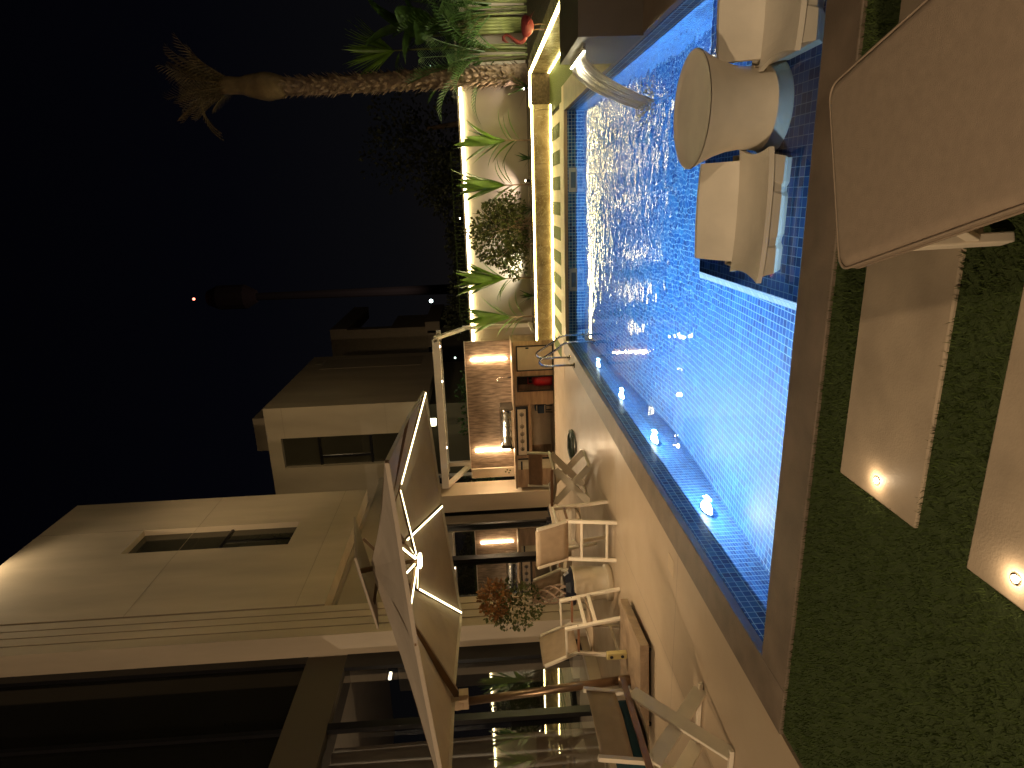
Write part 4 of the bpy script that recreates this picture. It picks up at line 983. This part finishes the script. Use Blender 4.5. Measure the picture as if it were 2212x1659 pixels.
# ================================================================= CHAIRS
def sling_chair(name, loc, rz, label, group='cream folding armchairs by the house'):
    # local: faces +x, width along y
    k = thing(name, label, 'armchair', loc, rz, group)
    for s in (-1, 1):
        y = s*.265
        f = MB(); f.bar((.28, y, 0), (.16, y, .75), .032, .045, up=(0, 1, 0)); f.build('front_leg', M_CHAIRW, k, world=False, bevel=.004)
        f = MB(); f.bar((-.28, y, 0), (-.17, y, .62), .032, .045, up=(0, 1, 0)); f.bar((-.17, y, .60), (-.34, y, 1.0), .03, .04, up=(0, 1, 0)); f.build('rear_leg', M_CHAIRW, k, world=False, bevel=.004)
        f = MB(); f.bar((.17, y, .745), (-.24, y, .735), .05, .022); f.build('armrest', M_CHAIRW, k, world=False, bevel=.004)
        f = MB(); f.bar((.20, y, .60), (-.19, y, .60), .025, .025); f.build_split('side_rail', M_WOODB, k, world=False)
    f = MB(); f.bar((.225, -.25, .40), (.225, .25, .40), .03, .04); f.bar((.20, -.25, .52), (.20, .25, .52), .03, .04); f.bar((-.25, -.25, .12), (-.25, .25, .12), .025, .03); f.bar((-.2, -.25, .43), (-.2, .25, .43), .025, .03)
    f.build_split('stretcher', M_CHAIRW, k, world=False, bevel=.003)
    f = MB(); rows = []
    for i in range(7):
        u = i/6; x = .22-.42*u; rows.append([(x, y, .455-.035*math.sin(math.pi*u)-.012*math.cos(y*6)) for y in [-.245+.49*j/6 for j in range(7)]])
    f.grid(rows); f.build('seat', M_CANVAS, k, world=False, solid=.008, smooth=True)
    f = MB(); rows = []
    for i in range(7):
        u = i/6; rows.append([(-.18-.165*u-.02*(1-(y/.245)**2), y, .60+.42*u) for y in [-.25+.5*j/6 for j in range(7)]])
    f.grid(rows); f.build('backrest', M_CANVAS, k, world=False, solid=.010, smooth=True)
    return k
sling_chair('folding_armchair', (-5.0, 6.33, 0), 0, 'cream folding armchair nearest the parasol mast, facing the pool')
kb = copy_tree(bpy.data.objects['folding_armchair']); kb.location = (-4.18, 7.08, 0); kb.rotation_euler = (0, 0, R(90)); kb['label'] = 'cream folding armchair with its tan canvas back towards the camera'
kb = copy_tree(bpy.data.objects['folding_armchair']); kb.location = (-5.35, 7.95, 0); kb.rotation_euler = (0, 0, R(75)); kb['label'] = 'cream folding armchair partly hidden behind the pale plant pot'
def cross_chair(name, loc, rz, label, teal=True):
    # local: front faces -y, crossed boards at front and back
    k = thing(name, label, 'director chair', loc, rz, 'director chairs with crossed board legs')
    W2 = .30; bw = .11
    for yy in (-.26, .26):
        f = MB(); f.bar((-W2, yy, .02), (W2, yy, .55), bw, .022, up=(0, 1, 0).__class__((0, 1, 0))); f.build_split('cross_leg', M_CHAIRW, k, world=False, bevel=.003)
        f = MB(); f.bar((W2, yy+.024, .02), (-W2, yy+.024, .55), bw, .022, up=(0, 1, 0)); f.build_split('cross_leg', M_CHAIRW, k, world=False, bevel=.003)
    f = MB()
    for s in (-1, 1): f.bar((s*W2, -.29, .575), (s*W2, .33, .575), .035, .028); f.bar((s*W2, -.28, .022), (s*W2, .32, .022), .03, .03)
    f.build_split('side_rail', M_CHAIRW, k, world=False, bevel=.003)
    f = MB(); f.bar((-W2-.02, -.305, .60), (W2+.02, -.305, .60), .02, .04); f.build('front_rail', M_WOODB, k, world=False, bevel=.003)
    if teal: f = MB(); f.bar((-W2-.10, .325, .60), (W2+.16, .325, .60), .02, .045); f.build('rear_rail', M_WOODB, k, world=False, bevel=.003)
    for s in (-1, 1):
        f = MB(); f.bar((s*W2, .27, .55), (s*W2, .34, .92), .028, .035, up=(0, 1, 0)); f.build('back_post', M_CHAIRW, k, world=False)
    f = MB(); rows = []
    for i in range(6):
        u = i/5; rows.append([(-W2+2*W2*j/8, .30+.04*u+.03*math.sin(math.pi*j/8), .68+.22*u) for j in range(9)])
    f.grid(rows); f.build('backrest', M_CANVB if not teal else M_CANVAS, k, world=False, solid=.008, smooth=True)
    f = MB(); rows = []
    for i in range(6):
        u = i/5; rows.append([(-W2+2*W2*j/8, -.26+.54*u, .585-.06*math.sin(math.pi*j/8)) for j in range(9)])
    f.grid(rows); f.build('seat', M_CANVAS, k, world=False, solid=.008, smooth=True)
    if teal:
        f = MB(); f.box(-.26, .27, -.24, .27, .57, .70); o = f.build('cushion', M_TEAL, k, world=False, bevel=.03)
    return k
cross_chair('director_chair', (-3.92, 3.50, 0), R(-90), 'director chair at the near left edge with thick crossed boards and teal cushion')
cross_chair('director_chair', (-4.30, 8.95, 0), R(-4), 'director chair with brown canvas back and crossed boards, beside the hose', teal=False)

# pot with ornamental plant
PX, PY = -4.98, 7.12
k = thing('plant_pot', 'tall pale round plant pot with a thick foot ring on the terrace', 'pot', (PX, PY, 0))
MB().lathe([(.0, .0), (.225, .0), (.235, .015), (.235, .07), (.22, .085), (.205, .09), (.225, .30), (.24, .50), (.24, .52), (.225, .52), (.215, .46), (.0, .46)], (PX, PY, 0), 40).build('bowl', M_POT, k, smooth=True)
f = MB(); f.lathe([(.215, .47), (.0, .475)], (PX, PY, 0), 24); f.build('soil', M_BLKPL, k)
f = MB(); f.lathe([(.25, .50), (.26, .53), (.20, .56), (.16, .62), (0, .60)], (PX-.03, PY, 0), 9); f.build('black_liner', M_BLKPL, k)
k = thing('twisted_shrub', 'potted ornamental shrub with braided pale stems and a russet and green crown', 'shrub', (PX-.05, PY, .47))
f = MB(); rr = random.Random(8)
for j in range(5):
    pts = []
    for i in range(15):
        u = i/14; a = j*1.257+u*5; rad = .02+.085*math.sin(math.pi*u)**1.2+.02*u; pts.append((PX-.08-.10*u+rad*math.cos(a), PY+rad*math.sin(a), .47+.58*u))
    f.tube(pts, [.016-.006*i/14 for i in range(15)], 6)
f.build('stems', M_STEM, k, smooth=True)
f = MB(); leafcloud(f, (PX-.25, PY, 1.32), (.34, .3, .42), 1100, .055, rr, .1); f.keep = True; f.build('green_crown', M_LEAFO, k)
f = MB(); f.tube([(PX-.15, PY, 1.2), (PX-.12, PY-.05, 1.6)], .006, 4); leafcloud(f, (PX-.12, PY-.05, 1.56), (.26, .23, .2), 800, .06, rr, .0); f.keep = True; f.build('russet_tips', M_LEAFR, k)
# hose coil
f = MB(); pts = []
for i in range(220):
    a = i/220*2*math.pi*6; q = .26+.03*math.sin(a*.37)+.015*math.sin(i); pts.append((-4.35+q*math.cos(a), 10.35+q*math.sin(a), .015+.012*(i//36)+.006*math.sin(a*2.3)))
f.tube(pts, .011, 6); tag(f.build('hose_coil', M_HOSE, smooth=True), 'coiled green garden hose lying on the terrace near the barbecue', 'hose')
k = thing('dark_appliance', 'small dark appliance with pale panels standing by the end of the sliding doors', 'appliance', (-7.2, 12.6, 0))
f = MB(); f.box(-7.42, -7.08, 12.5, 12.75, .06, .30); f.box(-7.36, -7.14, 12.53, 12.72, .30, .44); f.build('body', M_BLKPL, k, bevel=.02)
f = MB(); f.box(-7.30, -7.22, 12.49, 12.499, .10, .28); f.box(-7.18, -7.12, 12.49, 12.499, .12, .26); f.build_split('pale_panel', M_PANELW, k)
f = MB()
for x in (-7.38, -7.12): f.tube([(x, 12.52, .04), (x, 12.56, .04)], .04, 12)
f.build_split('wheels', M_BLKPL, k)
